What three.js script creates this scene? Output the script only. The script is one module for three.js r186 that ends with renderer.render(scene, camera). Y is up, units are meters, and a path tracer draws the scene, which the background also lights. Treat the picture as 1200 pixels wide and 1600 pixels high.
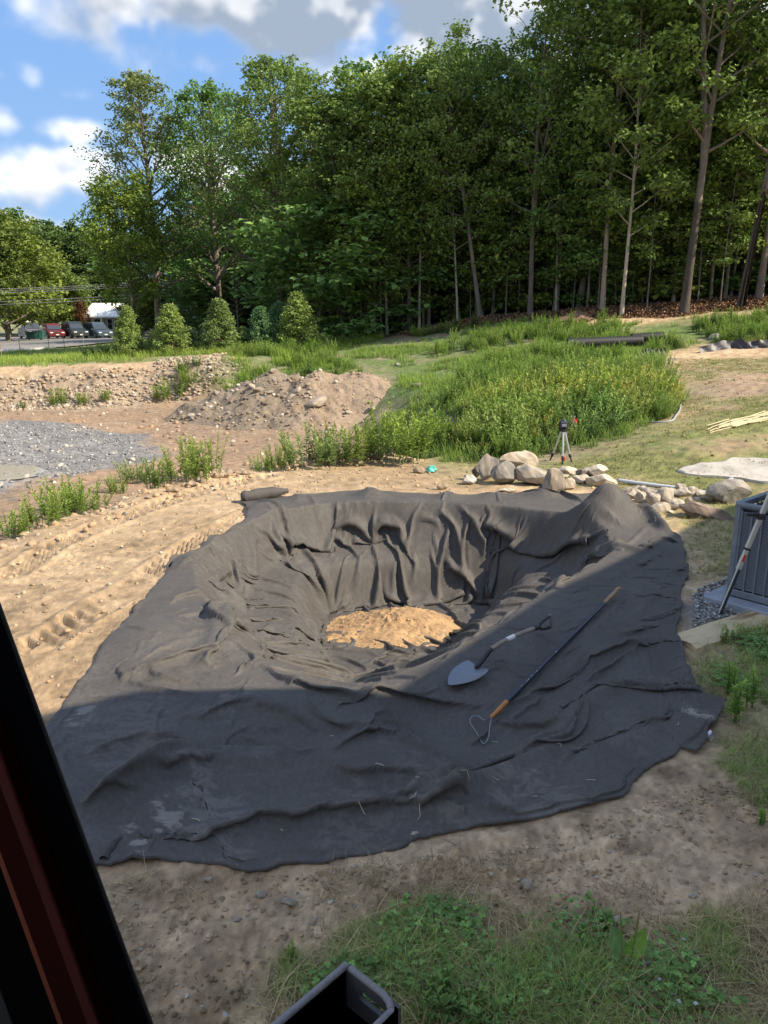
import * as THREE from 'three';
import { mergeGeometries, mergeVertices, toCreasedNormals } from 'three/addons/utils/BufferGeometryUtils.js';

// ---------------------------------------------------------------- camera, sky, sun, exposure
const scene = new THREE.Scene();
const CAM_H = 2.5, PITCH = 14.5 * Math.PI / 180, FPX = 1202;          // eye height, downward tilt, focal length in photograph pixels
const camera = new THREE.PerspectiveCamera(2 * Math.atan(800 / FPX) * 180 / Math.PI, 0.75, 0.05, 2000);
camera.position.set(0, CAM_H, 0);
camera.lookAt(0, CAM_H - Math.tan(PITCH) * 10, -10);
scene.add(camera);
const renderer = new THREE.WebGLRenderer({ antialias: true });
renderer.toneMapping = THREE.LinearToneMapping;
renderer.toneMappingExposure = 2.0;
renderer.shadowMap.enabled = true;

const SUN_EL = 41 * Math.PI / 180, SUN_H = new THREE.Vector2(1, 0.32).normalize();
const SUN = new THREE.Vector3(Math.cos(SUN_EL) * SUN_H.x, Math.sin(SUN_EL), Math.cos(SUN_EL) * SUN_H.y);
const sun = new THREE.DirectionalLight(0xfff0d8, 4.4);
sun.position.copy(SUN).multiplyScalar(80);
sun.castShadow = true;
sun.shadow.mapSize.set(4096, 4096);
Object.assign(sun.shadow.camera, { left: -60, right: 60, top: 60, bottom: -60, near: 1, far: 220 });
scene.add(sun, sun.target);

// ---------------------------------------------------------------- random numbers and noise
function rng(seed) { let s = seed >>> 0; return () => { s = (s + 0x6d2b79f5) >>> 0; let t = Math.imul(s ^ (s >>> 15), 1 | s); t = (t + Math.imul(t ^ (t >>> 7), 61 | t)) ^ t; return ((t ^ (t >>> 14)) >>> 0) / 4294967296; }; }
function h2(x, y, s) { let n = Math.imul(x, 374761393) + Math.imul(y, 668265263) + Math.imul(s, 974634777) | 0; n = Math.imul(n ^ (n >>> 13), 1274126177); return ((n ^ (n >>> 16)) >>> 0) / 4294967296; }
function noise(x, y, s = 0) {
  const xi = Math.floor(x), yi = Math.floor(y), fx = x - xi, fy = y - yi, u = fx * fx * (3 - 2 * fx), v = fy * fy * (3 - 2 * fy);
  const a = h2(xi, yi, s), b = h2(xi + 1, yi, s), c = h2(xi, yi + 1, s), d = h2(xi + 1, yi + 1, s);
  return (a + (b - a) * u + (c - a) * v + (a - b - c + d) * u * v) * 2 - 1;
}
function fbm(x, y, o = 4, s = 0) { let v = 0, a = 0.5, f = 1; for (let i = 0; i < o; i++) { v += a * noise(x * f + i * 17.3, y * f - i * 9.1, s + i); a *= 0.5; f *= 2.03; } return v; }
function noise3(x, y, z, s = 0) { const zi = Math.floor(z), f = z - zi, u = f * f * (3 - 2 * f); return noise(x + zi * 37.7, y - zi * 13.1, s) * (1 - u) + noise(x + (zi + 1) * 37.7, y - (zi + 1) * 13.1, s) * u; }
const clamp = (x, a = 0, b = 1) => Math.min(b, Math.max(a, x));
const sstep = (a, b, x) => { const t = clamp((x - a) / (b - a)); return t * t * (3 - 2 * t); };
const mix = (a, b, t) => a + (b - a) * t;
const mix3 = (a, b, t) => [mix(a[0], b[0], t), mix(a[1], b[1], t), mix(a[2], b[2], t)];

// ---------------------------------------------------------------- sky: blue air with cumulus, as a computed panorama
{
  const W = 2048, Hh = 1024, data = new Float32Array(W * Hh * 4);
  const cp = Math.cos(PITCH), sp = Math.sin(PITCH);
  const dirOf = (px, py) => { const x = (px - 600) / FPX, y = (800 - py) / FPX; const d = new THREE.Vector3(x, y * cp - sp, -cp - y * sp).normalize(); return [Math.atan2(d.x, -d.z), Math.asin(d.y)]; };
  // bodies of cloud: bearing and height of the middle, half width, half height, amount
  const bodies = [[580, -62, 0.34, 0.09, 1.75], [330, -150, 0.2, 0.06, 1.2], [850, -25, 0.26, 0.08, 1.7], [1100, -80, 0.3, 0.14, 1.2], [30, 290, 0.08, 0.042, 0.95], [135, 282, 0.045, 0.045, 0.85], [112, 205, 0.04, 0.018, 0.75], [0, 188, 0.025, 0.02, 0.62], [-60, 300, 0.1, 0.045, 1.1],
    [40, 345, 0.1, 0.013, 0.8], [48, 116, 0.022, 0.018, 0.72], [6, 120, 0.012, 0.012, 0.5], [735, 110, 0.05, 0.03, 1.0], [580, 92, 0.05, 0.028, 0.9], [310, 250, 0.06, 0.03, 0.8], [420, 290, 0.1, 0.04, 0.8], [700, 330, 0.3, 0.05, 1.0], [380, 82, 0.012, 0.014, 0.55], [115, 145, 0.03, 0.012, 0.5], [335, 103, 0.011, 0.012, 0.5]].map(([px, py, w, h, a]) => [...dirOf(px, py), w, h, a]);
  const dens = (az, el) => {
    const p = 1 / (Math.sin(Math.max(el, 0)) + 0.12), X = Math.sin(az) * p, Z = Math.cos(az) * p;
    const n = fbm(az * 16 + 3, el * 24, 6, 5), n2 = fbm(az * 48, el * 60, 4, 9);
    let b = 0;
    for (const [a, e, w, h, k] of bodies) { let da = az - a; const q = (da / w) ** 2 + ((el - e) / h) ** 2; if (q < 6) b = Math.max(b, k * Math.exp(-q * 0.8)); }
    const inView = Math.exp(-((az / 0.62) ** 4)) * (1 - sstep(0.42, 0.6, el));
    const far = (fbm(X * 0.9 + 11, Z * 0.9 + 4, 4, 21) + 0.2) * 1.6;
    return mix(far + n * 0.35, b - 0.42 + n * 0.62 * (0.25 + b) + n2 * 0.2 * (0.2 + b), inView);
  };
  for (let j = 0; j < Hh; j++) for (let i = 0; i < W; i++) {
    const el = ((j + 0.5) / Hh - 0.5) * Math.PI, lon = ((i + 0.5) / W - 0.5) * 2 * Math.PI, dx = Math.cos(lon), dz = Math.sin(lon), az = Math.atan2(dx, -dz);
    const e = Math.max(el, 0), t = Math.pow(1 - Math.sin(e), 3.2);
    let c = mix3([0.09, 0.20, 0.44], [0.22, 0.34, 0.49], t);
    const cs = Math.max(0, dx * Math.cos(e) * SUN.x + Math.sin(e) * SUN.y + dz * Math.cos(e) * SUN.z), glow = Math.pow(cs, 8) * 0.3;
    c = [c[0] + glow, c[1] + glow * 0.95, c[2] + glow * 0.8];
    if (el > -0.02) {
      const d = dens(az, e), a = sstep(0.0, 0.55, d);
      if (a > 0) {
        const up = dens(az + 0.02, e + 0.035), thick = sstep(0.25, 0.95, d), lit = clamp(0.62 + (d - up) * 1.1);
        let w = mix3([0.20, 0.24, 0.30], [0.74, 0.725, 0.71], clamp(lit - thick * 0.7 + 0.1 + 0.32 * fbm(az * 9, e * 22, 5, 77)));
        c = mix3(c, w, a * 0.97);
      }
    } else c = mix3(c, [0.17, 0.17, 0.11], sstep(-0.02, -0.12, el));
    const o = (j * W + i) * 4; data[o] = c[0]; data[o + 1] = c[1]; data[o + 2] = c[2]; data[o + 3] = 1;
  }
  const sky = new THREE.DataTexture(data, W, Hh, THREE.RGBAFormat, THREE.FloatType);
  sky.mapping = THREE.EquirectangularReflectionMapping; sky.colorSpace = THREE.LinearSRGBColorSpace; sky.magFilter = sky.minFilter = THREE.LinearFilter; sky.wrapS = THREE.RepeatWrapping; sky.needsUpdate = true;
  scene.background = sky; scene.environment = sky;
}

// ---------------------------------------------------------------- naming and building helpers
const taken = {};
function numbered(n) { const k = taken[n] = (taken[n] ?? -1) + 1; return k ? n + '_' + String(k).padStart(3, '0') : n; }
function tag(o, label, category, group, kind) { if (label) o.userData.label = label; if (category) o.userData.category = category; if (group) o.userData.group = group; if (kind) o.userData.kind = kind; return o; }
function mesh(name, geo, mat, parent) { const m = new THREE.Mesh(geo, mat); m.name = parent ? name : numbered(name); m.castShadow = m.receiveShadow = true; (parent || scene).add(m); return m; }
function thing(name, label, category, pos = [0, 0, 0], turn = 0, group) { const o = new THREE.Group(); o.name = numbered(name); o.position.set(...pos); o.rotation.y = turn; scene.add(o); return tag(o, label, category, group); }
function structure(name, geo, mat) { return tag(mesh(name, geo, mat), null, null, null, 'structure'); }
const shared = (o) => { const c = o.clone(); return c; };
class GB {                                                            // collects triangles
  constructor() { this.p = []; this.c = []; this.i = []; this.u = []; this.hasC = false; }
  v(x, y, z, c, u = 0, w = 0) { this.p.push(x, y, z); if (c) { this.hasC = true; this.c.push(c[0], c[1], c[2]); } else this.c.push(1, 1, 1); this.u.push(u, w); return this.p.length / 3 - 1; }
  tri(a, b, c) { this.i.push(a, b, c); }
  quad(a, b, c, d) { this.i.push(a, b, c, a, c, d); }
  geo() {
    const g = new THREE.BufferGeometry();
    g.setAttribute('position', new THREE.Float32BufferAttribute(this.p, 3));
    if (this.hasC) g.setAttribute('color', new THREE.Float32BufferAttribute(this.c, 3));
    g.setAttribute('uv', new THREE.Float32BufferAttribute(this.u, 2));
    g.setIndex(this.i); g.computeVertexNormals(); return g;
  }
}
const V = (x, y, z) => new THREE.Vector3(x, y, z);
function tubeInto(gb, pts, radii, seg = 6, col, cap = true) {          // tapered tube along points
  const n = pts.length, rings = []; let ref = V(0.31, 0.1, 0.94);
  for (let k = 0; k < n; k++) {
    const t = pts[Math.min(k + 1, n - 1)].clone().sub(pts[Math.max(k - 1, 0)]).normalize();
    if (Math.abs(t.dot(ref)) > 0.95) ref = V(0.9, 0.2, -0.3).normalize();
    const a = ref.clone().cross(t).normalize(), b = t.clone().cross(a); ref = b.clone().negate().cross(t).negate(); ref = a.clone().cross(t).negate();
    const ring = [], r = Array.isArray(radii) ? radii[k] : radii;
    for (let s = 0; s < seg; s++) { const an = s / seg * Math.PI * 2, ca = Math.cos(an) * r, sa = Math.sin(an) * r; ring.push(gb.v(pts[k].x + a.x * ca + b.x * sa, pts[k].y + a.y * ca + b.y * sa, pts[k].z + a.z * ca + b.z * sa, typeof col === 'function' ? col(k, s) : col, s / seg, k)); }
    rings.push(ring);
  }
  for (let k = 0; k < n - 1; k++) for (let s = 0; s < seg; s++) { const s1 = (s + 1) % seg; gb.quad(rings[k][s], rings[k][s1], rings[k + 1][s1], rings[k + 1][s]); }
  if (cap) for (const [ring, p, f] of [[rings[0], pts[0], 1], [rings[n - 1], pts[n - 1], 0]]) { const c = gb.v(p.x, p.y, p.z, typeof col === 'function' ? col(f ? 0 : n - 1, 0) : col); for (let s = 0; s < seg; s++) f ? gb.tri(c, ring[(s + 1) % seg], ring[s]) : gb.tri(c, ring[s], ring[(s + 1) % seg]); }
}
const tube = (pts, radii, seg, col) => { const g = new GB(); tubeInto(g, pts, radii, seg, col); return g.geo(); };
function boxGeo(w, h, d, x = 0, y = 0, z = 0, bevel = 0.006) {         // chamfered box
  const b = Math.min(bevel, w / 3, h / 3, d / 3), s = new THREE.Shape(), a = w / 2 - b, c = h / 2 - b;
  s.moveTo(-a, -c); s.lineTo(a, -c); s.lineTo(a, c); s.lineTo(-a, c);
  const g = new THREE.ExtrudeGeometry(s, { depth: d - 2 * b, bevelEnabled: true, bevelThickness: b, bevelSize: b, bevelSegments: 1, curveSegments: 1 });
  g.translate(x, y, z - d / 2 + b); return g;
}
function barGeo(a, b, w, t) {                                         // rectangular bar between two points
  const d = b.clone().sub(a), L = d.length(), g = boxGeo(w, L, t, 0, 0, 0, Math.min(w, t) * 0.18);
  g.applyQuaternion(new THREE.Quaternion().setFromUnitVectors(V(0, 1, 0), d.normalize())); const m = a.clone().add(b).multiplyScalar(0.5); g.translate(m.x, m.y, m.z); return g;
}
const merge = (l) => mergeGeometries(l.map((g) => { const k = g.index ? g.toNonIndexed() : g; for (const n of Object.keys(k.attributes)) if (!['position', 'normal', 'uv'].includes(n)) k.deleteAttribute(n); return k; }));
function greyTex(size, fn, rep = 1, srgb = true) {
  const d = new Uint8Array(size * size * 4);
  for (let j = 0; j < size; j++) for (let i = 0; i < size; i++) { const v = fn(i, j), o = (j * size + i) * 4; if (Array.isArray(v)) { d[o] = clamp(v[0]) * 255; d[o + 1] = clamp(v[1]) * 255; d[o + 2] = clamp(v[2]) * 255; } else d[o] = d[o + 1] = d[o + 2] = clamp(v) * 255; d[o + 3] = 255; }
  const t = new THREE.DataTexture(d, size, size); t.wrapS = t.wrapT = THREE.RepeatWrapping; t.magFilter = THREE.LinearFilter; t.minFilter = THREE.LinearMipmapLinearFilter; t.generateMipmaps = true; t.repeat.set(rep, rep); if (srgb) t.colorSpace = THREE.SRGBColorSpace; t.needsUpdate = true; return t;
}
function tileNoise(x, y, per, o, s) { let v = 0, a = 0.5; for (let k = 0; k < o; k++) { const p = per << k, X = x * p, Y = y * p, xi = Math.floor(X), yi = Math.floor(Y), fx = X - xi, fy = Y - yi, u = fx * fx * (3 - 2 * fx), w = fy * fy * (3 - 2 * fy), m = (n) => ((n % p) + p) % p; const A = h2(m(xi), m(yi), s + k), B = h2(m(xi + 1), m(yi), s + k), C = h2(m(xi), m(yi + 1), s + k), D = h2(m(xi + 1), m(yi + 1), s + k); v += a * (A + (B - A) * u + (C - A) * w + (A - B - C + D) * u * w); a *= 0.55; } return v; }

// ---------------------------------------------------------------- terrain
const CP = Math.cos(PITCH), SP = Math.sin(PITCH);
const rayDir = (px, py) => { const x = (px - 600) / FPX, y = (800 - py) / FPX; return V(x, y * CP - SP, -CP - y * SP); };
const unAt = (px, py, h) => { const d = rayDir(px, py), t = (h - CAM_H) / d.y; return [t * d.x, t * d.z]; };
const onDist = (px, py, z) => { const d = rayDir(px, py), t = -z / d.z; return [t * d.x, CAM_H + t * d.y, -z]; };   // a sight line followed to z metres ahead
// broad shape of the land: thin-plate surface through sighted points
const sighted = [];
for (const [x, z, h] of [[-4, 0, 0], [-4, -8, 0], [0, -2, 0], [3, -3, 0], [0, -6, 0], [-2, -10, 0], [4, -10, 0.02], [0, -12, 0], [6, -6, 0.05], [-6, 2, 0], [6, 4, 0.1], [-3, -14, 0], [-8, -20, 0], [0, -17, 0], [-2, -23, 0.1], [-16, -16, 0], [-60, -110, -0.5], [0, -110, 0.3], [60, -110, 5], [-80, 0, -0.5], [60, -20, 4], [0, 40, 0], [-60, 40, 0], [60, 40, 1], [14, -4, 0.3], [-24, -4, 0]]) sighted.push([x, z, h]);
for (const [px, py, z] of [[0, 575, 29.5], [150, 571, 29.5], [300, 560, 30], [450, 557, 31], [550, 545, 33.5], [550, 530, 38], [640, 517, 38], [720, 500, 37], [830, 492, 36], [940, 482, 35], [1070, 480, 33.5], [1160, 470, 33], [1200, 466, 33.5], [600, 505, 60], [900, 474, 60], [1200, 448, 60], [300, 524, 60], [60, 546, 60], [100, 529, 95], [250, 528, 95], [-200, 546, 60], [0, 560, 45], [150, 556, 45],
  [650, 570, 28], [750, 560, 27], [850, 530, 29], [900, 560, 24], [960, 548, 26], [1150, 545, 25], [1150, 600, 18], [1150, 660, 13.5], [1100, 700, 12], [880, 725, 12.9], [1190, 740, 11.2], [850, 690, 14.5], [1000, 650, 16], [1060, 620, 18], [700, 690, 15], [700, 620, 20], [620, 600, 25], [1190, 562, 23]]) { const [x, h, zz] = onDist(px, py, z); sighted.push([x, zz, h]); }
const TPS = (() => {
  const n = sighted.length, m = n + 3, A = [], U = (r2) => r2 < 1e-9 ? 0 : 0.5 * r2 * Math.log(r2);
  for (let i = 0; i < m; i++) A.push(new Float64Array(m + 1));
  for (let i = 0; i < n; i++) { for (let j = 0; j < n; j++) A[i][j] = U((sighted[i][0] - sighted[j][0]) ** 2 + (sighted[i][1] - sighted[j][1]) ** 2) + (i === j ? 0.6 : 0); A[i][n] = A[n][i] = 1; A[i][n + 1] = A[n + 1][i] = sighted[i][0]; A[i][n + 2] = A[n + 2][i] = sighted[i][1]; A[i][m] = sighted[i][2]; }
  for (let c = 0; c < m; c++) { let p = c; for (let r = c + 1; r < m; r++) if (Math.abs(A[r][c]) > Math.abs(A[p][c])) p = r; [A[c], A[p]] = [A[p], A[c]]; for (let r = 0; r < m; r++) if (r !== c) { const f = A[r][c] / A[c][c]; if (f) for (let k = c; k <= m; k++) A[r][k] -= f * A[c][k]; } }
  const w = A.map((row, i) => row[m] / row[i]);
  return (x, z) => { let v = w[n] + w[n + 1] * x + w[n + 2] * z; for (let i = 0; i < n; i++) v += w[i] * U((x - sighted[i][0]) ** 2 + (z - sighted[i][1]) ** 2); return v; };
})();
function sdPoly(P, x, z) {                                            // signed distance, negative inside
  let d = 1e18, s = 1;
  for (let i = 0, j = P.length - 1; i < P.length; j = i++) {
    const ex = P[j][0] - P[i][0], ez = P[j][1] - P[i][1], wx = x - P[i][0], wz = z - P[i][1], t = clamp((wx * ex + wz * ez) / (ex * ex + ez * ez)), bx = wx - ex * t, bz = wz - ez * t;
    d = Math.min(d, bx * bx + bz * bz);
    const c1 = z >= P[i][1], c2 = z < P[j][1], c3 = ex * wz > ez * wx; if ((c1 && c2 && c3) || (!c1 && !c2 && !c3)) s = -s;
  }
  return s * Math.sqrt(d);
}
function distLine(L, x, z) { let d = 1e9, S = 0, at = 0, side = 0; for (let i = 0; i < L.length - 1; i++) { const ex = L[i + 1][0] - L[i][0], ez = L[i + 1][1] - L[i][1], l = Math.hypot(ex, ez), t = clamp(((x - L[i][0]) * ex + (z - L[i][1]) * ez) / (l * l)), q = Math.hypot(x - L[i][0] - ex * t, z - L[i][1] - ez * t); if (q < d) { d = q; at = S + t * l; side = Math.sign(ex * (z - L[i][1]) - ez * (x - L[i][0])); } S += l; } return [d, at, side]; }
const BASIN = [[-30, 2], [-12, -2], [-6.3, -6.2], [-4.75, -8.6], [-3.95, -10.4], [-3.1, -12.2], [-1.6, -13.6], [0.1, -14.3], [1.1, -15.2], [1.2, -17.5], [0.7, -20], [-0.3, -23.6], [-1.4, -26.6], [-4, -28.2], [-8, -28.3], [-14, -28.1], [-25, -27.5], [-40, -24]];
const BERM = [[-9, -3.4], [-5.6, -6.7], [-4.2, -8.7], [-3.4, -10.6], [-2.6, -12.0], [-1.3, -13.1], [0.1, -13.5]];
// the excavation
const RIM = [[-1.3, -9.5], [-0.69, -9.95], [0, -10.05], [0.86, -10.05], [1.52, -9.9], [2.13, -9.5], [2.5, -8.8], [2.35, -8.0], [1.68, -7.07], [1.14, -6.41], [0.86, -5.97], [0.51, -5.59], [0.19, -5.1], [-0.17, -4.85], [-0.54, -4.92], [-0.85, -5.25], [-1.1, -5.6], [-1.36, -6.2], [-1.62, -6.8], [-1.82, -7.6], [-1.72, -8.4], [-1.55, -9.0]];
const PIT_D = 1.22, FLOOR = [[508, 962], [540, 958], [600, 948], [690, 945], [765, 945], [778, 958], [752, 978], [722, 1000], [690, 1030], [655, 1075], [600, 1085], [540, 1070], [512, 1015]].map(([x, y]) => unAt(x, y, -PIT_D));
function pit(x, z) {
  if (x < -2.6 || x > 3.2 || z > -4 || z < -11) return 0;
  const dr = -sdPoly(RIM, x, z); if (dr < -0.12) return 0;
  const df = Math.max(0, sdPoly(FLOOR, x, z)), s = clamp((dr + 0.12) / (dr + 0.12 + df + 1e-6));
  const an = Math.atan2(z + 8, x - 0.2), shelf = 1 - 0.85 * Math.exp(-(((an + 1.15) / 0.42) ** 2)) - 0.8 * Math.exp(-(((an - 1.75) / 0.5) ** 2));     // the shelf is missing at the back right and at the front
  const stepped = s < 0.34 ? 0.46 * sstep(-0.06, 0.34, s) : s < 0.66 ? 0.46 + 0.07 * (s - 0.34) / 0.32 : 0.53 + 0.47 * sstep(0.64, 1.0, s), plain = sstep(0, 1, s) * 0.55 + 0.45 * s;
  return -PIT_D * mix(plain, stepped, clamp(shelf));
}
const PILE_AT = (() => { const [x, z] = unAt(440, 655, -0.75); return [x, z]; })();
const lumpAt = (px, py, h, r, k, sx = 1) => { const [x, z] = unAt(px, py, 0); return (X, Z) => k * Math.exp(-(((X - x) / sx) ** 2 + (Z - z) ** 2) / (r * r)); };
const lumps = [lumpAt(760, 1130, 0, 0.5, -0.17), lumpAt(640, 1110, 0, 0.35, -0.06), lumpAt(460, 1160, 0, 0.3, -0.06), lumpAt(250, 1000, 0, 0.6, 0.05), lumpAt(980, 950, 0, 0.7, 0.06), lumpAt(900, 1060, 0, 0.4, -0.07)];
function landRaw(x, z) {                                              // without the excavation
  const r = Math.hypot(x, z);
  let h = clamp(TPS(x, z), -0.8, 4.5 + r * 0.01);
  if (r > 110) h = mix(h, clamp(h, -0.5, 3), sstep(110, 200, r));
  const flat = 1 - sstep(10.5, 13, r); if (flat > 0) h = mix(h, clamp(h, -0.03, 0.12) * 0.6, flat);
  if (x < 4 && z < 3 && z > -32 && x > -42) { const d = sdPoly(BASIN, x, z) + fbm(x * 0.5, z * 0.5, 3, 3) * 0.7; h = mix(h, -0.8 + fbm(x * 0.25, z * 0.25, 3, 8) * 0.12, sstep(0.9, -1.1, d)); }
  if (x < 2 && x > -12 && z < -2 && z > -16) { const [d, s] = distLine(BERM, x, z); h += 0.16 * Math.exp(-((d / 0.42) ** 2)) * (0.75 + 0.6 * noise(s * 1.3, 2, 7)); }
  if (r < 12) { for (const l of lumps) h += l(x, z); }
  return h;
}
// cached on two grids, since every object asks for it
const caches = [[-9, -15, 9, 1.5, 0.06], [-34, -66, 34, 6, 0.3], [-160, -240, 160, 60, 2.0]].map(([x0, z0, x1, z1, c]) => { const nx = Math.ceil((x1 - x0) / c) + 1, nz = Math.ceil((z1 - z0) / c) + 1, a = new Float32Array(nx * nz); for (let j = 0; j < nz; j++) for (let i = 0; i < nx; i++) a[j * nx + i] = landRaw(x0 + i * c, z0 + j * c); return { x0, z0, x1: x0 + (nx - 1) * c, z1: z0 + (nz - 1) * c, c, nx, a }; });
function land(x, z) {
  for (const g of caches) if (x >= g.x0 && x < g.x1 && z >= g.z0 && z < g.z1) { const X = (x - g.x0) / g.c, Z = (z - g.z0) / g.c, i = X | 0, j = Z | 0, u = X - i, v = Z - j, o = j * g.nx + i, a = g.a; return (a[o] * (1 - u) + a[o + 1] * u) * (1 - v) + (a[o + g.nx] * (1 - u) + a[o + g.nx + 1] * u) * v; }
  return landRaw(x, z);
}
const groundH = (x, z) => land(x, z) + pit(x, z);
function at(px, py, hf = groundH) {                                   // where the sight line through a pixel of the photograph meets the land
  const d = rayDir(px, py); let t = 1.6, pt = t;
  for (; t < 400; t *= 1.004) { const y = CAM_H + d.y * t; if (y < hf(d.x * t, d.z * t)) break; pt = t; }
  for (let k = 0; k < 18; k++) { const m = (t + pt) / 2; CAM_H + d.y * m < hf(d.x * m, d.z * m) ? t = m : pt = m; }
  return V(d.x * t, CAM_H + d.y * t, d.z * t);
}
const at2 = (px, py) => { const p = at(px, py); return [p.x, p.z]; };
const polyPx = (l) => l.map(([x, y]) => at2(x, y));

// ---------------------------------------------------------------- the black liner: a cloth let down into the excavation
const EDGE = {
  front: [[120, 1352], [165, 1357], [200, 1347], [270, 1350], [340, 1352], [385, 1362], [500, 1345], [650, 1310], [800, 1285], [900, 1262], [970, 1240], [1000, 1205], [1040, 1185], [1065, 1166], [1085, 1174], [1105, 1163], [1135, 1100]],
  right: [[1135, 1100], [1102, 1090], [1075, 1045], [1060, 1000], [1062, 950], [1072, 900], [1073, 870], [1062, 838]],
  back: [[378, 783], [440, 777], [510, 771], [575, 766], [640, 770], [700, 771], [800, 769], [860, 768], [905, 772], [945, 772], [1000, 798], [1062, 838]],
  left: [[120, 1352], [85, 1250], [62, 1180], [85, 1115], [165, 1020], [230, 930], [272, 885], [305, 868], [330, 845], [378, 818], [392, 800], [378, 783]],
};
function resample(pts, n) { const L = [0]; for (let i = 1; i < pts.length; i++) L.push(L[i - 1] + Math.hypot(pts[i][0] - pts[i - 1][0], pts[i][1] - pts[i - 1][1])); const T = L[L.length - 1], out = []; let k = 0; for (let i = 0; i <= n; i++) { const s = T * i / n; while (k < pts.length - 2 && L[k + 1] < s) k++; const f = (s - L[k]) / (L[k + 1] - L[k]); out.push([mix(pts[k][0], pts[k + 1][0], f), mix(pts[k][1], pts[k + 1][1], f)]); } return out; }
const NU = 300, NV = 420, cols = NU + 1;
const curve = (k, n) => resample(EDGE[k].map(([x, y]) => unAt(x, y, 0.02)), n).map(([x, z], i) => { const e = i === 0 || i === n ? 0 : 0.05; return [x + e * (fbm(x * 4, z * 4, 4, 45)), z + e * (fbm(x * 4 + 9, z * 4, 4, 46))]; });
const cloth = (() => {
  const F = curve('front', NU), B = curve('back', NU), Lf = curve('left', NV), R = curve('right', NV);
  // folds seen in the photograph: a run of pixels, half width and height in metres
  const folds = [
    [[[120, 1275], [200, 1240], [262, 1206], [330, 1196], [420, 1205], [480, 1214]], 0.075, 0.13], [[[250, 1258], [340, 1232], [480, 1222], [640, 1222], [760, 1216]], 0.09, 0.06], [[[190, 1322], [300, 1306], [450, 1282], [600, 1266], [760, 1240], [880, 1200]], 0.10, 0.065],
    [[[640, 1275], [740, 1235], [850, 1185], [905, 1120], [950, 1086], [1020, 1078], [1105, 1094]], 0.11, 0.13], [[[860, 1218], [930, 1180], [1010, 1150], [1080, 1120]], 0.12, 0.05], [[[430, 1085], [490, 1076], [560, 1090], [650, 1094], [705, 1082]], 0.16, 0.06],
    [[[300, 1130], [380, 1108], [440, 1118], [500, 1150]], 0.07, 0.05], [[[510, 1190], [560, 1150], [600, 1120], [650, 1130]], 0.06, 0.05], [[[310, 1058], [338, 1005], [345, 955], [318, 905]], 0.10, 0.08], [[[165, 1075], [260, 1048], [385, 1015]], 0.07, 0.045],
    [[[120, 1190], [220, 1160], [320, 1165]], 0.08, 0.035], [[[272, 884], [330, 866], [350, 905]], 0.06, 0.08], [[[395, 790], [440, 800], [455, 850], [470, 890]], 0.05, 0.07], [[[480, 782], [500, 830], [520, 870]], 0.045, 0.06],
    [[[1062, 850], [1000, 868], [920, 888], [860, 925]], 0.07, 0.08], [[[945, 762], [985, 800], [1050, 836]], 0.10, 0.16], [[[912, 792], [880, 776], [830, 772]], 0.06, 0.06], [[[840, 800], [900, 815], [990, 830]], 0.06, 0.05], [[[840, 1085], [900, 1042], [980, 1020], [1062, 1008]], 0.08, 0.05],
    [[[780, 1170], [830, 1110], [850, 1060], [900, 1010]], 0.05, 0.035], [[[720, 1110], [740, 1070], [800, 1030]], 0.05, 0.03], [[[340, 1150], [420, 1175], [520, 1240]], 0.05, 0.04], [[[920, 1010], [960, 960], [1000, 930]], 0.05, 0.03], [[[980, 985], [1030, 930], [1055, 895]], 0.05, 0.03],
    ...(() => { const R = rng(1234), out = []; const zones = [[150, 1000, 330, 1080], [110, 1130, 480, 1330], [480, 1100, 900, 1300], [860, 890, 1060, 1130], [230, 900, 320, 1000], [640, 1080, 860, 1180]]; for (let i = 0; i < 64; i++) { const [a, b, c, d] = zones[i % 6], x = mix(a, c, R()), y = mix(b, d, R()), an = (R() - 0.5) * 1.6 + (i % 6 === 3 ? -0.9 : 0), l = 25 + R() * 70, q = (R() - 0.5) * 0.8; out.push([[[x, y], [x + Math.cos(an) * l, y + Math.sin(an) * l * 0.5], [x + Math.cos(an) * l + Math.cos(an + q) * l, y + (Math.sin(an) + Math.sin(an + q)) * l * 0.5]], 0.028 + R() * 0.035, 0.02 + R() * 0.045]); } return out; })(),
  ].map(([l, w, h]) => { const L = l.map(([x, y]) => at2(x, y)); L.len = 0; for (let i = 1; i < L.length; i++) L.len += Math.hypot(L[i][0] - L[i - 1][0], L[i][1] - L[i - 1][1]); L.box = [Math.min(...L.map((p) => p[0])) - 0.4, Math.max(...L.map((p) => p[0])) + 0.4, Math.min(...L.map((p) => p[1])) - 0.4, Math.max(...L.map((p) => p[1])) + 0.4]; return [L, w, h]; });
  const [pkx, pkz] = unAt(948, 800, 0.1), [tipx, tipz] = unAt(1098, 1142, 0.03);
  const rimLumps = [[578, 778, 0.13, 0.2], [470, 785, 0.08, 0.2], [700, 778, 0.08, 0.16], [850, 775, 0.10, 0.22], [625, 776, -0.01, 0.13], [770, 776, 0.05, 0.15], [300, 885, 0.09, 0.22], [350, 850, 0.08, 0.2], [410, 800, 0.09, 0.2], [1050, 865, 0.08, 0.2], [230, 1010, 0.06, 0.3], [980, 1000, 0.05, 0.3]].map(([px, py, h, r]) => { const [a, b] = unAt(px, py, 0); return [a, b, h, r]; });
  // the bed the cloth lies on, cached
  const bx0 = -3.2, bz0 = -11.6, bc = 0.02, bnx = 360, bnz = 460, bed = new Float32Array(bnx * bnz);
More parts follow.
